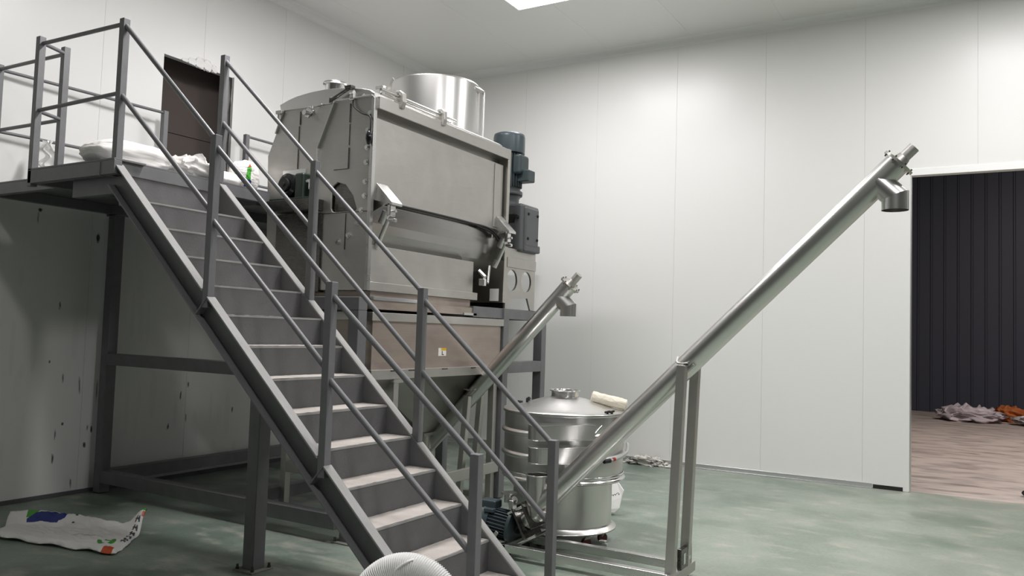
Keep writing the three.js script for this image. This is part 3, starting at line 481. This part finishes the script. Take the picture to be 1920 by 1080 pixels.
/* ---------- discharge hopper on its stand ---------- */
{
  const o = thing('discharge_hopper', 'stained stainless steel hopper bin with a cone, hanging under the mixer inside the frame', 'hopper');
  part('lip', box(-5.22, -4.03, 1.655, 1.722, -6.72, -4.77, 0.004), M.steelMatte, o);
  part('bin', box(-5.18, -4.052, 1.27, 1.66, -6.7, -4.8, 0.004), M.stained, o);
  const bf = part('bottom_flange', box(-5.2, -4.03, 1.2, 1.278, -6.71, -4.78, 0.004), M.steelMatte, o);
  part('bolt_slot', [-5.05, -5.28, -5.75, -6.2].map((z) => box(-4.031, -4.026, 1.262, 1.272, z - 0.04, z + 0.04, 0.001)), M.steelDark, bf);
  const cone = new THREE.CylinderGeometry(1, 0.14, 0.6, 4, 1, true); cone.rotateY(Math.PI / 4); const p = cone.attributes.position;
  for (let i = 0; i < p.count; i++) { const t = p.getY(i) > 0 ? 1 : 0; const sx = Math.sign(p.getX(i)), sz = Math.sign(p.getZ(i)); p.setXYZ(i, t ? -4.62 + sx * 0.55 : -4.66 + sx * 0.11, t ? 1.2 : 0.62, t ? -5.745 + sz * 0.93 : -6.3 + sz * 0.11); }
  cone.computeVertexNormals(); part('cone', [cone, box(-4.79, -4.53, 0.6, 0.63, -6.43, -6.17, 0.003)], M.steel, o);
  const st = part('warning_sticker', box(-4.052, -4.05, 1.378, 1.446, -5.79, -5.675, 0), std({ color: 0xf3f1ea, roughness: 0.6 }), o, 'small white sticker with a yellow heading');
  part('yellow_band', box(-4.051, -4.0492, 1.424, 1.446, -5.79, -5.715, 0), std({ color: 0xe9b91d, roughness: 0.6 }), st); part('mark', [box(-4.051, -4.0491, 1.385, 1.42, -5.735, -5.725, 0), box(-4.051, -4.0491, 1.385, 1.392, -5.755, -5.735, 0)], M.black, st);
  for (const [x, z] of [[-4.1, -5.14], [-5.25, -5.14], [-4.1, -6.66], [-5.25, -6.66]]) part('leg', box(x - 0.032, x + 0.032, 0, 1.2, z - 0.032, z + 0.032, 0.005), M.steelMatte, o);
  for (const b of [[-5.25, -4.1, 0.335, 0.425, -5.165, -5.115], [-4.065, -4.03, 0.265, 0.365, -6.7, -5.1], [-5.28, -5.24, 0.3, 0.39, -6.66, -5.14]]) part('crossbar', box(...b), M.steelMatte, o);
  part('foot_cap', [box(-4.16, -4.06, 1.165, 1.2, -5.22, -5.1, 0.004), ...bolt(V(-4.08, 1.185, -5.1), V(0, 0, 1), 0.014, 0.02)], M.steelShiny, o);
}

/* ---------- inclined screw conveyors ---------- */
function conveyor(o, S, T, r, spoutAt, drop) {           // tube from S (low) to T (flange), both in a plane z = const
  const d = T.clone().sub(S).normalize(), n = V(d.y, -d.x, 0), z = S.z;     // n: square to the tube, downwards
  part('tube', pipe([S, T], r, 48, 0.003), M.steelShiny, o);
  part('end_flange', [rod(T.clone().sub(d.clone().multiplyScalar(0.004)), T.clone().add(d.clone().multiplyScalar(0.012)), r * 1.36, 40)], M.steel, o);
  for (let k = 0; k < 8; k++) { const a = k / 8 * Math.PI * 2 + 0.2, q = n.clone().multiplyScalar(Math.cos(a) * r * 1.22).add(V(0, 0, Math.sin(a) * r * 1.22)).add(T); part('flange_bolt', rod(q.clone().add(d.clone().multiplyScalar(-0.014)), q.clone().add(d.clone().multiplyScalar(0.022)), 0.005, 6), M.steelDark, o); }
  part('shaft_bearing', [rod(T.clone().add(d.clone().multiplyScalar(0.012)), T.clone().add(d.clone().multiplyScalar(0.05)), r * 0.62, 24, r * 0.5), rod(T.clone().add(d.clone().multiplyScalar(0.05)), T.clone().add(d.clone().multiplyScalar(0.125)), r * 0.48, 6)], M.steelMatte, o);
  const s0 = T.clone().sub(d.clone().multiplyScalar(spoutAt)), e = s0.clone().add(n.clone().multiplyScalar(0.13)), f = e.clone().add(V(0, -drop, 0));
  part('outlet_spout', pipe([s0, e, f], r * 1.02, 40, 0.003), M.steelShiny, o);
  return { d, n };
}
{
  const o = thing('screw_conveyor', 'long stainless steel screw conveyor rising right to the doorway on two legs', 'conveyor');
  const S = V(-2.87, 0.245, -5.19), T = V(-0.446, 2.667, -5.19), r = 0.073, { d, n } = conveyor(o, S, T, r, 0.148, 0.082);
  for (const [x1, x0, z, y1] of [[-1.69, -1.742, -5.075, 1.425], [-1.675, -1.722, -5.305, 1.41]]) part('leg', bar(V(x0, 0.08, z), V(x1, y1, z), 0.06, 0.06, V(0, 0, 1), 0.005), M.steelMatte, o);
  part('saddle', [curveTube([V(-1.735, 1.475, -5.115), V(-1.72, 1.44, -5.06), V(-1.69, 1.435, -5.05), V(-1.655, 1.44, -5.08)], 0.006, 20, 6), bar(V(-1.73, 1.40, -5.1), V(-1.65, 1.45, -5.1), 0.05, 0.006, V(0, 1, 0), 0.002), bar(V(-1.73, 1.33, -5.19), V(-1.62, 1.43, -5.19), 0.2, 0.012, V(0, 1, 0), 0.002)], M.steelMatte, o);
  for (const z of [-5.03, -5.36]) part('base_rail', box(-2.98, -1.72, 0.045, 0.1, z - 0.03, z + 0.03, 0.004), M.steelShiny, o);
  part('cross_bar', [box(-1.742, -1.692, 0.035, 0.1, -5.44, -4.98, 0.004)], M.steelMatte, o);
  part('cross_bar', [box(-2.98, -2.93, 0.045, 0.1, -5.39, -5.0, 0.004)], M.steelMatte, o);
  part('foot', [box(-1.77, -1.69, 0, 0.04, -5.3, -5.12, 0.008)], M.rubber, o); part('foot', [box(-2.97, -2.92, 0, 0.05, -5.35, -5.25, 0.006)], M.rubber, o); part('foot', [box(-2.97, -2.92, 0, 0.05, -5.07, -5.0, 0.006)], M.rubber, o);
  const sw = part('slotted_plate', box(-1.722, -1.692, 0.1, 0.235, -5.36, -5.14, 0.006), M.steelDark, o); part('slot', [box(-1.6915, -1.689, 0.13, 0.2, -5.22, -5.18, 0.0008), box(-1.6915, -1.689, 0.14, 0.215, -5.33, -5.285, 0.0008)], M.aluminium, sw);
  // inlet cup
  part('inlet', pipe([V(-2.785, 0.3, -5.19), V(-2.785, 0.58, -5.19)], 0.083, 40, 0.003), M.steelShiny, o);
  part('inlet_rim', new THREE.TorusGeometry(0.083, 0.005, 8, 40).rotateX(Math.PI / 2).translate(-2.785, 0.58, -5.19), M.steelShiny, o);
  part('clean_out', [rod(V(-2.7, 0.3, -5.1), V(-2.66, 0.33, -5.08), 0.03, 16), box(-2.74, -2.64, 0.33, 0.345, -5.115, -5.085, 0.002)], M.steel, o);
  // drive: gear plates and blue-grey motor
  const pl = (s, w, h, t, mat, nm) => { const c = S.clone().sub(d.clone().multiplyScalar(s)); const g = new RoundedBoxGeometry(t, h, w, 2, 0.006); g.rotateZ(0.5); g.translate(c.x, c.y, c.z); part(nm, g, mat, o); };
  pl(-0.085, 0.24, 0.2, 0.014, M.steelDark, 'drive_plate'); pl(0.0, 0.26, 0.25, 0.016, M.steelDark, 'drive_plate');
  for (const [a, b] of [[0.1, 0.1], [0.1, -0.1], [-0.1, 0.1], [-0.1, -0.1]]) { const c = S.clone().add(V(0.04 - a * 0.45, a, b)); part('tie_bolt', rod(c.clone().add(V(-0.09, -0.05, 0)), c.clone().add(V(0.05, 0.03, 0)), 0.012, 10), M.chrome, o); }
  part('coupling', rod(S.clone().add(V(-0.09, -0.06, 0)), S.clone().add(V(0.03, 0.02, 0)), 0.055, 24), M.blackGloss, o);
  part('drain_valve', [rod(V(-3.01, 0.36, -5.17), V(-3.01, 0.42, -5.17), 0.035, 18), rod(V(-3.01, 0.42, -5.17), V(-3.01, 0.432, -5.17), 0.058, 24), rod(V(-2.97, 0.37, -5.12), V(-2.92, 0.4, -5.1), 0.026, 14), box(-2.95, -2.91, 0.33, 0.4, -5.12, -5.06, 0.01)], M.steelShiny, o);
  part('motor_seat', [box(-3.2, -2.95, 0.085, 0.1, -5.3, -5.08, 0.003), bar(V(-3.08, 0.1, -5.07), V(-3.04, 0.16, -5.07), 0.012, 0.03)], M.steelMatte, o);
  const m = group('drive_motor', o, 'blue grey finned motor');
  const ax = V(0.985, -0.1, 0).normalize(), c0 = V(-3.055, 0.2, -5.17), at = (t) => c0.clone().add(ax.clone().multiplyScalar(t));
  part('fan_cowl', [rod(at(-0.15), at(-0.085), 0.105, 36), rod(at(-0.165), at(-0.15), 0.085, 36, 0.105)], M.motorBlue, m);
  const q = new THREE.Quaternion().setFromUnitVectors(V(1, 0, 0), ax), fins = [rod(at(-0.09), at(0.1), 0.088, 36)];
  for (let k = 0; k < 26; k++) { const f = new RoundedBoxGeometry(0.16, 0.02, 0.006, 1, 0.002); f.translate(0, 0.095, 0); f.rotateX(k / 26 * 2 * Math.PI); f.applyQuaternion(q); const c = at(0.0); f.translate(c.x, c.y, c.z); fins.push(f); }
  part('finned_body', fins, M.motorBlue, m);
  part('flange', [rod(at(0.09), at(0.115), 0.135, 36)], M.motorGreen, m);
  part('terminal_box', [box(-3.24, -3.1, 0.3, 0.36, -5.23, -5.13, 0.012), box(-3.17, -3.09, 0.285, 0.31, -5.13, -5.08, 0.004)], M.motorBlue, m);
}
{
  const o = thing('screw_conveyor', 'short stainless steel screw conveyor rising from under the mixer hopper behind the sieve', 'conveyor');
  const S = V(-4.72, 0.41, -6.4), T = V(-3.17, 2.035, -6.4); conveyor(o, S, T, 0.073, 0.15, 0.078);
  for (const z of [-6.29, -6.52]) part('leg', bar(V(-4.2, 0.08, z), V(-4.14, z > -6.4 ? 1.0 : 1.02, z), 0.055, 0.055, V(0, 0, 1), 0.005), M.steelMatte, o);
  part('saddle', [bar(V(-4.25, 1.07, -6.32), V(-4.14, 1.05, -6.32), 0.06, 0.008, V(0, 1, 0), 0.002), bar(V(-4.2, 0.94, -6.4), V(-4.08, 1.06, -6.4), 0.2, 0.012, V(0, 1, 0), 0.002)], M.steelMatte, o);
  for (const z of [-6.25, -6.55]) part('base_rail', box(-5.0, -4.15, 0.03, 0.085, z - 0.03, z + 0.03, 0.004), M.steelMatte, o);
  part('inlet', pipe([V(-4.66, 0.47, -6.3), V(-4.66, 0.61, -6.3)], 0.1, 32, 0.003), M.steel, o);
  part('drive_box', [box(-4.9, -4.74, 0.22, 0.48, -6.52, -6.28, 0.02)], M.steelDark, o);
}

/* ---------- round vibrating sieve ---------- */
const SC = V(-2.885, 0, -5.79);
{
  const o = thing('vibrating_sieve', 'round stainless steel vibrating sieve with domed cover and two side outlets', 'sieve'); const R = 0.472;
  const P = (r, y, deg) => { const a = deg * Math.PI / 180; return V(SC.x + r * Math.sin(a), y, SC.z + r * Math.cos(a)); };   // deg 0 faces +z
  const cam = Math.atan2(-SC.x, -SC.z) * 180 / Math.PI;         // bearing of the camera
  part('deck_ring', lathe([[R - 0.02, 0.845], [R, 0.845], [R, 1.0], [R - 0.02, 1.0]], 96, SC), M.steelSatin, o);
  part('deck_ring', lathe([[R - 0.02, 0.675], [R, 0.675], [R, 0.845], [R - 0.02, 0.845]], 96, SC), M.steelSatin, o);
  part('deck_ring', lathe([[R - 0.02, 0.5], [R - 0.004, 0.5], [R - 0.004, 0.675], [R - 0.02, 0.675]], 96, SC), M.steelSatin, o);
  for (const y of [0.845, 0.675]) part('clamp_band', lathe([[R, y - 0.022], [R + 0.018, y - 0.012], [R + 0.022, y], [R + 0.018, y + 0.012], [R, y + 0.022]], 96, SC), M.steelSatin, o);
  part('bottom_rim', lathe([[R - 0.03, 0.49], [R + 0.012, 0.49], [R + 0.016, 0.5], [R + 0.012, 0.512], [R, 0.515], [R, 0.53], [R + 0.008, 0.536], [R, 0.545]], 96, SC), M.chrome, o);
  part('cover', lathe([[R + 0.012, 0.985], [R + 0.016, 1.0], [R + 0.01, 1.012], [R - 0.03, 1.016], [R - 0.05, 1.02], [0.36, 1.035], [0.26, 1.066], [0.18, 1.09], [0.125, 1.102], [0.112, 1.106]], 96, SC), M.steelSatin, o);
  part('neck', lathe([[0.108, 1.1], [0.108, 1.148], [0.122, 1.15], [0.122, 1.158], [0.1, 1.158], [0.1, 1.1]], 56, SC), M.chrome, o);
  part('base_drum', lathe([[0.40, 0.5], [0.388, 0.49], [0.388, 0.16], [0.392, 0.14], [0.425, 0.122], [0.428, 0.112], [0.39, 0.108]], 96, SC), M.steelSatin, o);
  for (const a of [cam + 75, cam - 165, cam - 30, cam + 35]) {                                  // castors
    const c = group('castor', o), p = P(0.36, 0, a), q = P(0.33, 0, a);
    part('fork', [rod(V(p.x, 0.115, p.z), V(p.x, 0.09, p.z), 0.03, 14), bar(V(p.x, 0.1, p.z), V(q.x, 0.05, q.z), 0.05, 0.012, V(0, 1, 0), 0.002)], M.steelMatte, c);
    part('wheel', rod(V(q.x - 0.012, 0.037, q.z - 0.008), V(q.x + 0.012, 0.037, q.z + 0.008), 0.037, 24), M.darkRed, c);
  }
  part('brake_lever', [box(-2.47, -2.42, 0.07, 0.085, -5.62, -5.58, 0.003), box(-2.44, -2.4, 0.05, 0.07, -5.6, -5.57, 0.003)], M.steelSatin, o);
  // side outlets: box troughs running along the drum, rounded free end
  const outlet = (y, tilt, h, len) => {
    const w = 0.17, s = []; const n = 14; for (let i = 0; i <= n; i++) { const a = Math.PI / 2 + i / n * Math.PI; s.push([-len / 2 + w / 2 + w / 2 * Math.cos(a), w / 2 * Math.sin(a)]); }
    const g = prism([...s, [len / 2, -w / 2], [len / 2, w / 2]], -h / 2, h / 2, 0.002), rim = prism([...s.map(([a, b]) => [a * 1.02, b * 1.06]), [len / 2, -w / 2 * 1.06], [len / 2, w / 2 * 1.06]], h / 2, h / 2 + 0.006, 0.001), rim2 = rim.clone().translate(0, 0, -h - 0.006);
    const grp = group('side_outlet', o);
    for (const [nm, q, mt] of [['trough', g, M.steelSatin], ['flange', [rim, rim2], M.chrome]]) { const k = join(q).clone(); k.rotateX(-Math.PI / 2); k.rotateZ(tilt); k.rotateY((cam + 21) * Math.PI / 180); const c = P(R + 0.07, y, cam - 3); k.translate(c.x, c.y, c.z); part(nm, k, mt, grp); }
  };
  outlet(0.89, 0.01, 0.1, 0.48); outlet(0.728, 0.01, 0.105, 0.47);
  // clamp levers, wing bolts, cable
  part('clamp_lever', [bar(P(R + 0.06, 0.845, cam + 22), P(R + 0.06, 0.935, cam + 32), 0.012, 0.018), rod(P(R + 0.02, 0.842, cam + 5), P(R + 0.05, 0.842, cam + 24), 0.012, 12)], M.chrome, o);
  part('clamp_screw', [rod(P(R + 0.01, 0.885, cam + 19), P(R + 0.05, 0.895, cam + 24), 0.02, 12)], M.steelMatte, o);
  for (const a of [cam + 43, cam + 49, cam - 128, cam - 140, cam + 130]) part('wing_bolt', [rod(P(R, 0.985, a), P(R, 1.035, a), 0.009, 8), rod(P(R, 1.025, a - 3), P(R, 1.03, a + 3), 0.009, 8)], M.black, o);
  for (const a of [cam - 105, cam - 85]) part('wing_bolt', [rod(P(0.3, 1.02, a), P(0.3, 1.085, a), 0.01, 8), rod(P(0.3, 1.07, a - 4), P(0.3, 1.075, a + 4), 0.011, 8)], M.black, o);
  const cb = []; for (let i = 0; i <= 12; i++) { const a = cam + 43 + i * 4; cb.push(P(R + 0.03, 0.672 + 0.03 * smooth(0, 8, i) + 0.05 * smooth(8, 12, i), a)); }
  part('cable', curveTube(cb, 0.012, 50, 10), std({ color: 0xb9bab8, roughness: 0.5 }), o);
  part('cable_plug', [rod(P(R + 0.03, 0.667, cam + 37), P(R + 0.03, 0.67, cam + 44), 0.017, 14)], M.black, o);
  part('cable_band', [rod(P(R + 0.031, 0.675, cam + 47), P(R + 0.031, 0.677, cam + 50), 0.014, 14)], M.red, o);
}
{
  const prof = []; for (let i = 0; i <= 10; i++) { const t = i / 10 * Math.PI / 2; prof.push([0.053 * Math.pow(Math.sin(t), 0.6), -0.155 - 0.018 * Math.cos(t)]); } for (let i = 1; i < 24; i++) prof.push([0.053 + 0.002 * n2(i, 4), -0.155 + 0.31 * i / 24]); for (let i = 10; i >= 0; i--) { const t = i / 10 * Math.PI / 2; prof.push([0.053 * Math.pow(Math.sin(t), 0.6), 0.155 + 0.018 * Math.cos(t)]); }
  const g = mergeVertices(lathe(prof, 40).rotateZ(Math.PI / 2)), p = g.attributes.position; for (let i = 0; i < p.count; i++) { const k = 1 + 0.06 * n3(p.getX(i) * 9, p.getY(i) * 22, p.getZ(i) * 22); p.setXYZ(i, p.getX(i), p.getY(i) * k, p.getZ(i) * k); } g.computeVertexNormals();
  const m = part('wrapped_roll', g, M.cream); m.rotation.set(0, 0.42, -0.2, 'YXZ'); m.scale.setScalar(0.84); m.position.set(-2.565, 1.085, -5.93);
  tag(m, 'cream plastic-wrapped roll lying on the sieve cover', 'roll');
}

/* ---------- bags, hose and litter ---------- */
const printTex = (draw, base = '#efedea') => canvasTex(512, 256, (g, w, h) => { g.fillStyle = base; g.fillRect(0, 0, w, h); draw(g, w, h); });
{ // flat woven bag on the floor
  const tex = printTex((g, w, h) => {
    g.fillStyle = '#e9e7e3'; g.fillRect(0, 0, w, h);
    g.fillStyle = '#4f9a3b'; g.beginPath(); g.moveTo(62, 0); g.lineTo(110, 0); g.lineTo(96, 34); g.lineTo(66, 40); g.fill();
    g.fillStyle = '#24307a'; g.beginPath(); g.moveTo(70, 44); g.quadraticCurveTo(110, 4, 165, 10); g.quadraticCurveTo(190, 18, 212, 8); g.lineTo(208, 36); g.lineTo(190, 44); g.lineTo(188, 52); g.lineTo(74, 54); g.fill();
    g.fillStyle = '#4a4a4a'; g.beginPath(); g.arc(246, 16, 5, 0, 7); g.arc(246, 44, 5, 0, 7); g.fill();
    g.strokeStyle = '#4a9a38'; g.lineWidth = 15; g.beginPath(); g.ellipse(448, 184, 24, 26, 0, -0.9, 3.4); g.stroke(); g.fillStyle = '#4a9a38'; g.fillRect(442, 178, 30, 12);
    g.fillStyle = '#c8512a'; g.fillRect(466, 232, 34, 24);
    g.strokeStyle = 'rgba(40,40,42,.85)'; g.lineWidth = 5; for (let i = 0; i < 6; i++) { const y = 30 + i * 24; g.beginPath(); g.moveTo(486, y); g.lineTo(504, y + 5); g.moveTo(492, y - 6); g.lineTo(490, y + 12); g.moveTo(500, y - 3); g.lineTo(503, y + 12); g.stroke(); }
    g.fillStyle = '#4f9a3b'; g.fillRect(488, 0, 24, 12); g.fillStyle = '#c8512a'; g.fillRect(505, 14, 7, 14);
    g.fillStyle = 'rgba(80,78,75,.35)'; g.fillRect(300, 140, 110, 5);
  });
  const c = [V(-6.24, 0, -3.22), V(-5.09, 0, -3.46), V(-5.56, 0, -4.02), V(-6.5, 0, -3.53)], nu = 60, nv = 36, pos = [], uv = [], idx = [];
  for (let s = 0; s < 2; s++) for (let j = 0; j <= nv; j++) for (let i = 0; i <= nu; i++) {
    const u = i / nu, v = j / nv, a = c[0].clone().lerp(c[1], u), b = c[3].clone().lerp(c[2], u), p = a.lerp(b, v);
    const e = Math.min(1, Math.min(u, 1 - u, v, 1 - v) * 12), edge = Math.sqrt(e);
    p.x += 0.02 * n2(v * 4, 3 + s) * (1 - edge) ; p.z += 0.02 * n2(u * 5, 9) * (1 - edge) + 0.05 * Math.sin(u * 3.1) * (0.5 - v);
    const flap = smooth(0.72, 1, v), tip = smooth(0.8, 1, u) * smooth(0.55, 1, v);
    const lift = 0.012 + 0.085 * flap * (0.55 + 0.45 * Math.cos((u - 0.15) * 3.6)) + 0.14 * tip * tip + 0.02 * smooth(0.2, 0, v) * (0.6 + 0.4 * n2(u * 4, 1)) - 0.012 * smooth(0.3, 0.55, v) * (1 - flap);
    const y = s === 0 ? lift + 0.028 * edge + 0.008 * n2(u * 7, v * 7) * edge + 0.006 * n2(u * 16, v * 13) : Math.max(0.003, lift - 0.008);
    pos.push(p.x, Math.max(0.004, y), p.z); uv.push(u, v);
  }
  const W = nu + 1, T = W * (nv + 1);
  for (let j = 0; j < nv; j++) for (let i = 0; i < nu; i++) { const a = j * W + i, b = a + 1, d = a + W, e = d + 1; idx.push(a, b, d, b, e, d, T + a, T + d, T + b, T + b, T + d, T + e); }
  const ring = []; for (let i = 0; i < nu; i++) ring.push(i); for (let j = 0; j < nv; j++) ring.push(j * W + nu); for (let i = nu; i > 0; i--) ring.push(nv * W + i); for (let j = nv; j > 0; j--) ring.push(j * W);
  ring.forEach((a, k) => { const b = ring[(k + 1) % ring.length]; idx.push(a, T + a, b, b, T + a, T + b); });
  const g = new THREE.BufferGeometry(); g.setAttribute('position', new THREE.Float32BufferAttribute(pos, 3)); g.setAttribute('uv', new THREE.Float32BufferAttribute(uv, 2)); g.setIndex(idx); g.computeVertexNormals();
  tag(part('woven_bag', g, std({ map: tex, roughness: 0.45, side: THREE.DoubleSide, bumpMap: crease, bumpScale: 0.004 })), 'empty white woven bag with green and blue print lying flat on the floor', 'bag');
}
function sackAt(label, w, h, d, x, y, z, ry, opt, mat = M.sackWhite, rx = 0, rz = 0) {
  const m = part('sack', sack(w, h, d, opt), mat); m.position.set(x, y, z); m.rotation.set(rx, ry, rz, 'YXZ'); tag(m, label, 'sack', 'white sacks lying on the platform'); return m;
}
sackAt('longest white sack on the platform, beside the near post at the stair head', 0.62, 0.2, 0.34, -5.42, PY + 0.1, -3.6, Math.PI / 2 - 0.05, { amp: 0.035, freq: 3, off: 1 });
sackAt('white sack with a crumpled peaked top, second from the left on the platform', 0.3, 0.2, 0.3, -5.36, PY + 0.1, -4.09, Math.PI / 2 + 0.15, { amp: 0.09, freq: 4, off: 5, sag: 0.1 });
sackAt('low white sack behind the far handrail post at the head of the stairs', 0.22, 0.12, 0.28, -5.32, PY + 0.06, -4.37, Math.PI / 2, { amp: 0.03, freq: 3, off: 9 });
{
  const tex = canvasTex(256, 256, (g) => { g.fillStyle = '#f3f0ec'; g.fillRect(0, 0, 256, 256); for (const o of [0, 128]) { g.fillStyle = '#25347e'; g.fillRect(o + 18, 150, 34, 60); g.fillStyle = '#49a535'; g.beginPath(); g.moveTo(o + 24, 150); g.lineTo(o + 30, 90); g.lineTo(o + 52, 84); g.lineTo(o + 48, 150); g.fill(); g.fillStyle = '#c43a26'; g.beginPath(); g.moveTo(o + 34, 88); g.lineTo(o + 48, 62); g.lineTo(o + 54, 88); g.fill(); g.fillStyle = '#25347e'; g.fillRect(o + 92, 150, 36, 24); g.fillStyle = '#d69a3c'; g.fillRect(o + 94, 122, 20, 10); g.fillStyle = '#6aa84f'; g.fillRect(o + 108, 126, 18, 10); } });
  const m = sackAt('white sack printed green, red and blue, standing on the platform beside the mixer', 0.24, 0.25, 0.2, -5.3, PY + 0.127, -4.575, Math.PI / 2 + 0.35, { amp: 0.03, freq: 3, off: 13 }, std({ map: tex, roughness: 0.55, bumpMap: crease, bumpScale: 0.008 }));
}
{ // clear film bag by the corner railing
  const g = new THREE.PlaneGeometry(0.24, 0.42, 18, 26), p = g.attributes.position;
  for (let i = 0; i < p.count; i++) { const x = p.getX(i), y = p.getY(i), t = y / 0.42 + 0.5; p.setXYZ(i, x * (1.1 - 0.75 * t) + 0.05 * n2(y * 6, 2) - 0.1 * t + 0.05, y + 0.21, 0.06 * n2(x * 9, y * 6) + 0.09 * Math.cos(x * 9) * (1 - t * 0.7)); }
  g.computeVertexNormals(); const m = part('film_bag', g, M.film); m.position.set(-6.88, PY + 0.002, -3.9); m.rotation.y = 0.55; tag(m, 'crumpled clear plastic bag standing on the platform behind the corner railing', 'bag');
}
{ // paper bag behind the sieve
  const tex = canvasTex(256, 256, (g) => { g.fillStyle = '#f6f4f1'; g.fillRect(0, 0, 256, 256); g.strokeStyle = '#4a4744'; g.translate(60, 40); g.scale(0.72, 0.72); g.lineWidth = 5; g.lineCap = 'round'; g.beginPath(); g.moveTo(96, 150); g.lineTo(122, 138); g.quadraticCurveTo(150, 128, 120, 120); g.quadraticCurveTo(112, 104, 140, 112); g.moveTo(130, 142); g.quadraticCurveTo(150, 120, 156, 138); g.quadraticCurveTo(168, 112, 178, 132); g.quadraticCurveTo(196, 100, 216, 116); g.quadraticCurveTo(222, 130, 206, 124); g.stroke(); });
  const s = [[-0.2, 0], [0.1, 0], [0.16, 0.06], [0.19, 0.2], [0.215, 0.28], [0.12, 0.42], [0.06, 0.45], [-0.2, 0.46]];
  const g = prism(s, -0.02, 0.02, 0.008), p = g.attributes.position, u = g.attributes.uv;
  for (let i = 0; i < p.count; i++) { const x = p.getX(i), y = p.getY(i); u.setXY(i, (x + 0.2) / 0.42, y / 0.46); p.setZ(i, p.getZ(i) * (1 + 1.5 * (0.5 - y)) + 0.03 * Math.sin(y * 7) + 0.015 * n2(x * 9, y * 9)); }
  g.computeVertexNormals(); const m = part('paper_bag', g, std({ map: tex, roughness: 0.7, side: THREE.DoubleSide })); m.scale.set(0.72, 0.72, 1); m.position.set(-2.935, 0.012, -6.78); m.rotation.set(-0.18, 0.5, 0, 'YXZ'); tag(m, 'white paper bag with handwriting standing on the floor behind the sieve', 'bag');
}
{ // coil of corrugated hose
  const o = thing('hose_coil', 'coil of white corrugated plastic hose standing by the foot of the stairs', 'hose');
  const coil = (R, r, cx, cy, cz, yaw, lean, a0, a1, name) => {
    const n = 1000, seg = 18, pos = [], idx = [];
    for (let i = 0; i <= n; i++) {
      const a = a0 + (a1 - a0) * i / n, rr = r * (1 + 0.045 * Math.cos(a * R / 0.0013)), drift = (a - a0) * 0.012;
      for (let j = 0; j < seg; j++) { const b = j / seg * 2 * Math.PI, q = R + rr * Math.cos(b); pos.push(q * Math.cos(a), q * Math.sin(a), rr * Math.sin(b) + drift); }
    }
    for (let i = 0; i < n; i++) for (let j = 0; j < seg; j++) { const a = i * seg + j, b = i * seg + (j + 1) % seg; idx.push(a, a + seg, b, b, a + seg, b + seg); }
    const g = new THREE.BufferGeometry(); g.setAttribute('position', new THREE.Float32BufferAttribute(pos, 3)); g.setIndex(idx); g.computeVertexNormals(); g.rotateX(lean); g.rotateY(yaw); g.translate(cx, cy, cz); return part(name, g, M.hose, o);
  };
  const yaw = 0.35;
  coil(0.195, 0.062, -2.165, 0.368, -2.87, yaw, -0.12, -0.6, 3.75, 'hose_loop'); coil(0.165, 0.058, -2.215, 0.3, -2.73, yaw + 0.35, -0.2, -1.2, 4.4, 'hose_loop'); coil(0.23, 0.06, -2.19, 0.064, -2.8, yaw, -Math.PI / 2, 0, 6.2, 'hose_loop');
  const tie = curveTube([V(-2.205, 0.52, -2.80), V(-2.18, 0.565, -2.795), V(-2.135, 0.605, -2.82), V(-2.115, 0.612, -2.87)], 0.005, 24, 6); part('tie_strap', tie, M.whitePlastic, o);
}
{ // broken plaster at the foot of the back wall
  const o = thing('rubble_heap', 'small heap of broken white plaster on the floor against the back wall', 'rubble');
  const b = []; for (let i = 0; i < 46; i++) { const a = rnd(), s = 0.015 + 0.035 * rnd() * (1 - Math.abs(a - 0.45)); const g = new THREE.DodecahedronGeometry(s, 0); g.scale(1 + rnd(), 0.6, 1); g.rotateY(rnd() * 6); g.translate(-3.95 + 0.6 * a, s * 0.5 + 0.05 * Math.exp(-Math.pow((a - 0.4) * 4, 2)) * rnd(), -9.72 + (rnd() - 0.5) * 0.2); b.push(g); }
  const m = part('plaster_crumbs', b, M.rubble, o); m.userData.kind = 'stuff';
  const l = sack(0.4, 0.09, 0.2, { amp: 0.3, freq: 8, off: 30, seg: 30 }); l.translate(-3.68, 0.045, -9.7); part('plaster_lump', l, M.rubble, o);
}
{ // plastic litter in the hall beyond
  const g = sack(1.25, 0.34, 0.7, { amp: 0.22, freq: 5, off: 41, e: 0.9, sag: 0.25 }); const m = part('plastic_sheeting', g, std({ color: 0xd3c9cf, roughness: 0.4 })); m.position.set(-0.3, 0.13, -20.2); tag(m, 'crumpled pale plastic sheeting on the earth floor beyond the doorway', 'sheeting');
  const h = sack(0.75, 0.3, 0.4, { amp: 0.2, freq: 5, off: 55, e: 0.8 }); const k = part('orange_sack', h, M.orange); k.position.set(0.5, 0.14, -20.82); k.rotation.set(0, 0.1, -0.18); tag(k, 'orange sack half under the plastic sheeting beyond the doorway', 'sack');
  const q = sack(0.9, 0.16, 0.4, { amp: 0.25, freq: 6, off: 66 }); const w = part('plastic_sheeting', q, std({ color: 0xc9c4c4, roughness: 0.4 })); w.position.set(0.95, 0.07, -20.1); w.rotation.z = -0.1; tag(w, 'flat grey plastic sheeting to the right of the orange sack beyond the doorway', 'sheeting');
}
{ const o = sack(0.16, 0.07, 0.09, { amp: 0.08, freq: 4, off: 77, seg: 20 }), m = part('scrap', o, M.black); m.position.set(0.42, 0.035, -10.5); tag(m, 'small black scrap on the earth floor at the right edge of the picture', 'scrap'); }
scene.traverse((q) => { if (q.isMesh) { q.castShadow = true; q.receiveShadow = true; } if (q.isLight) q.castShadow = true; });
renderer.render(scene, camera);
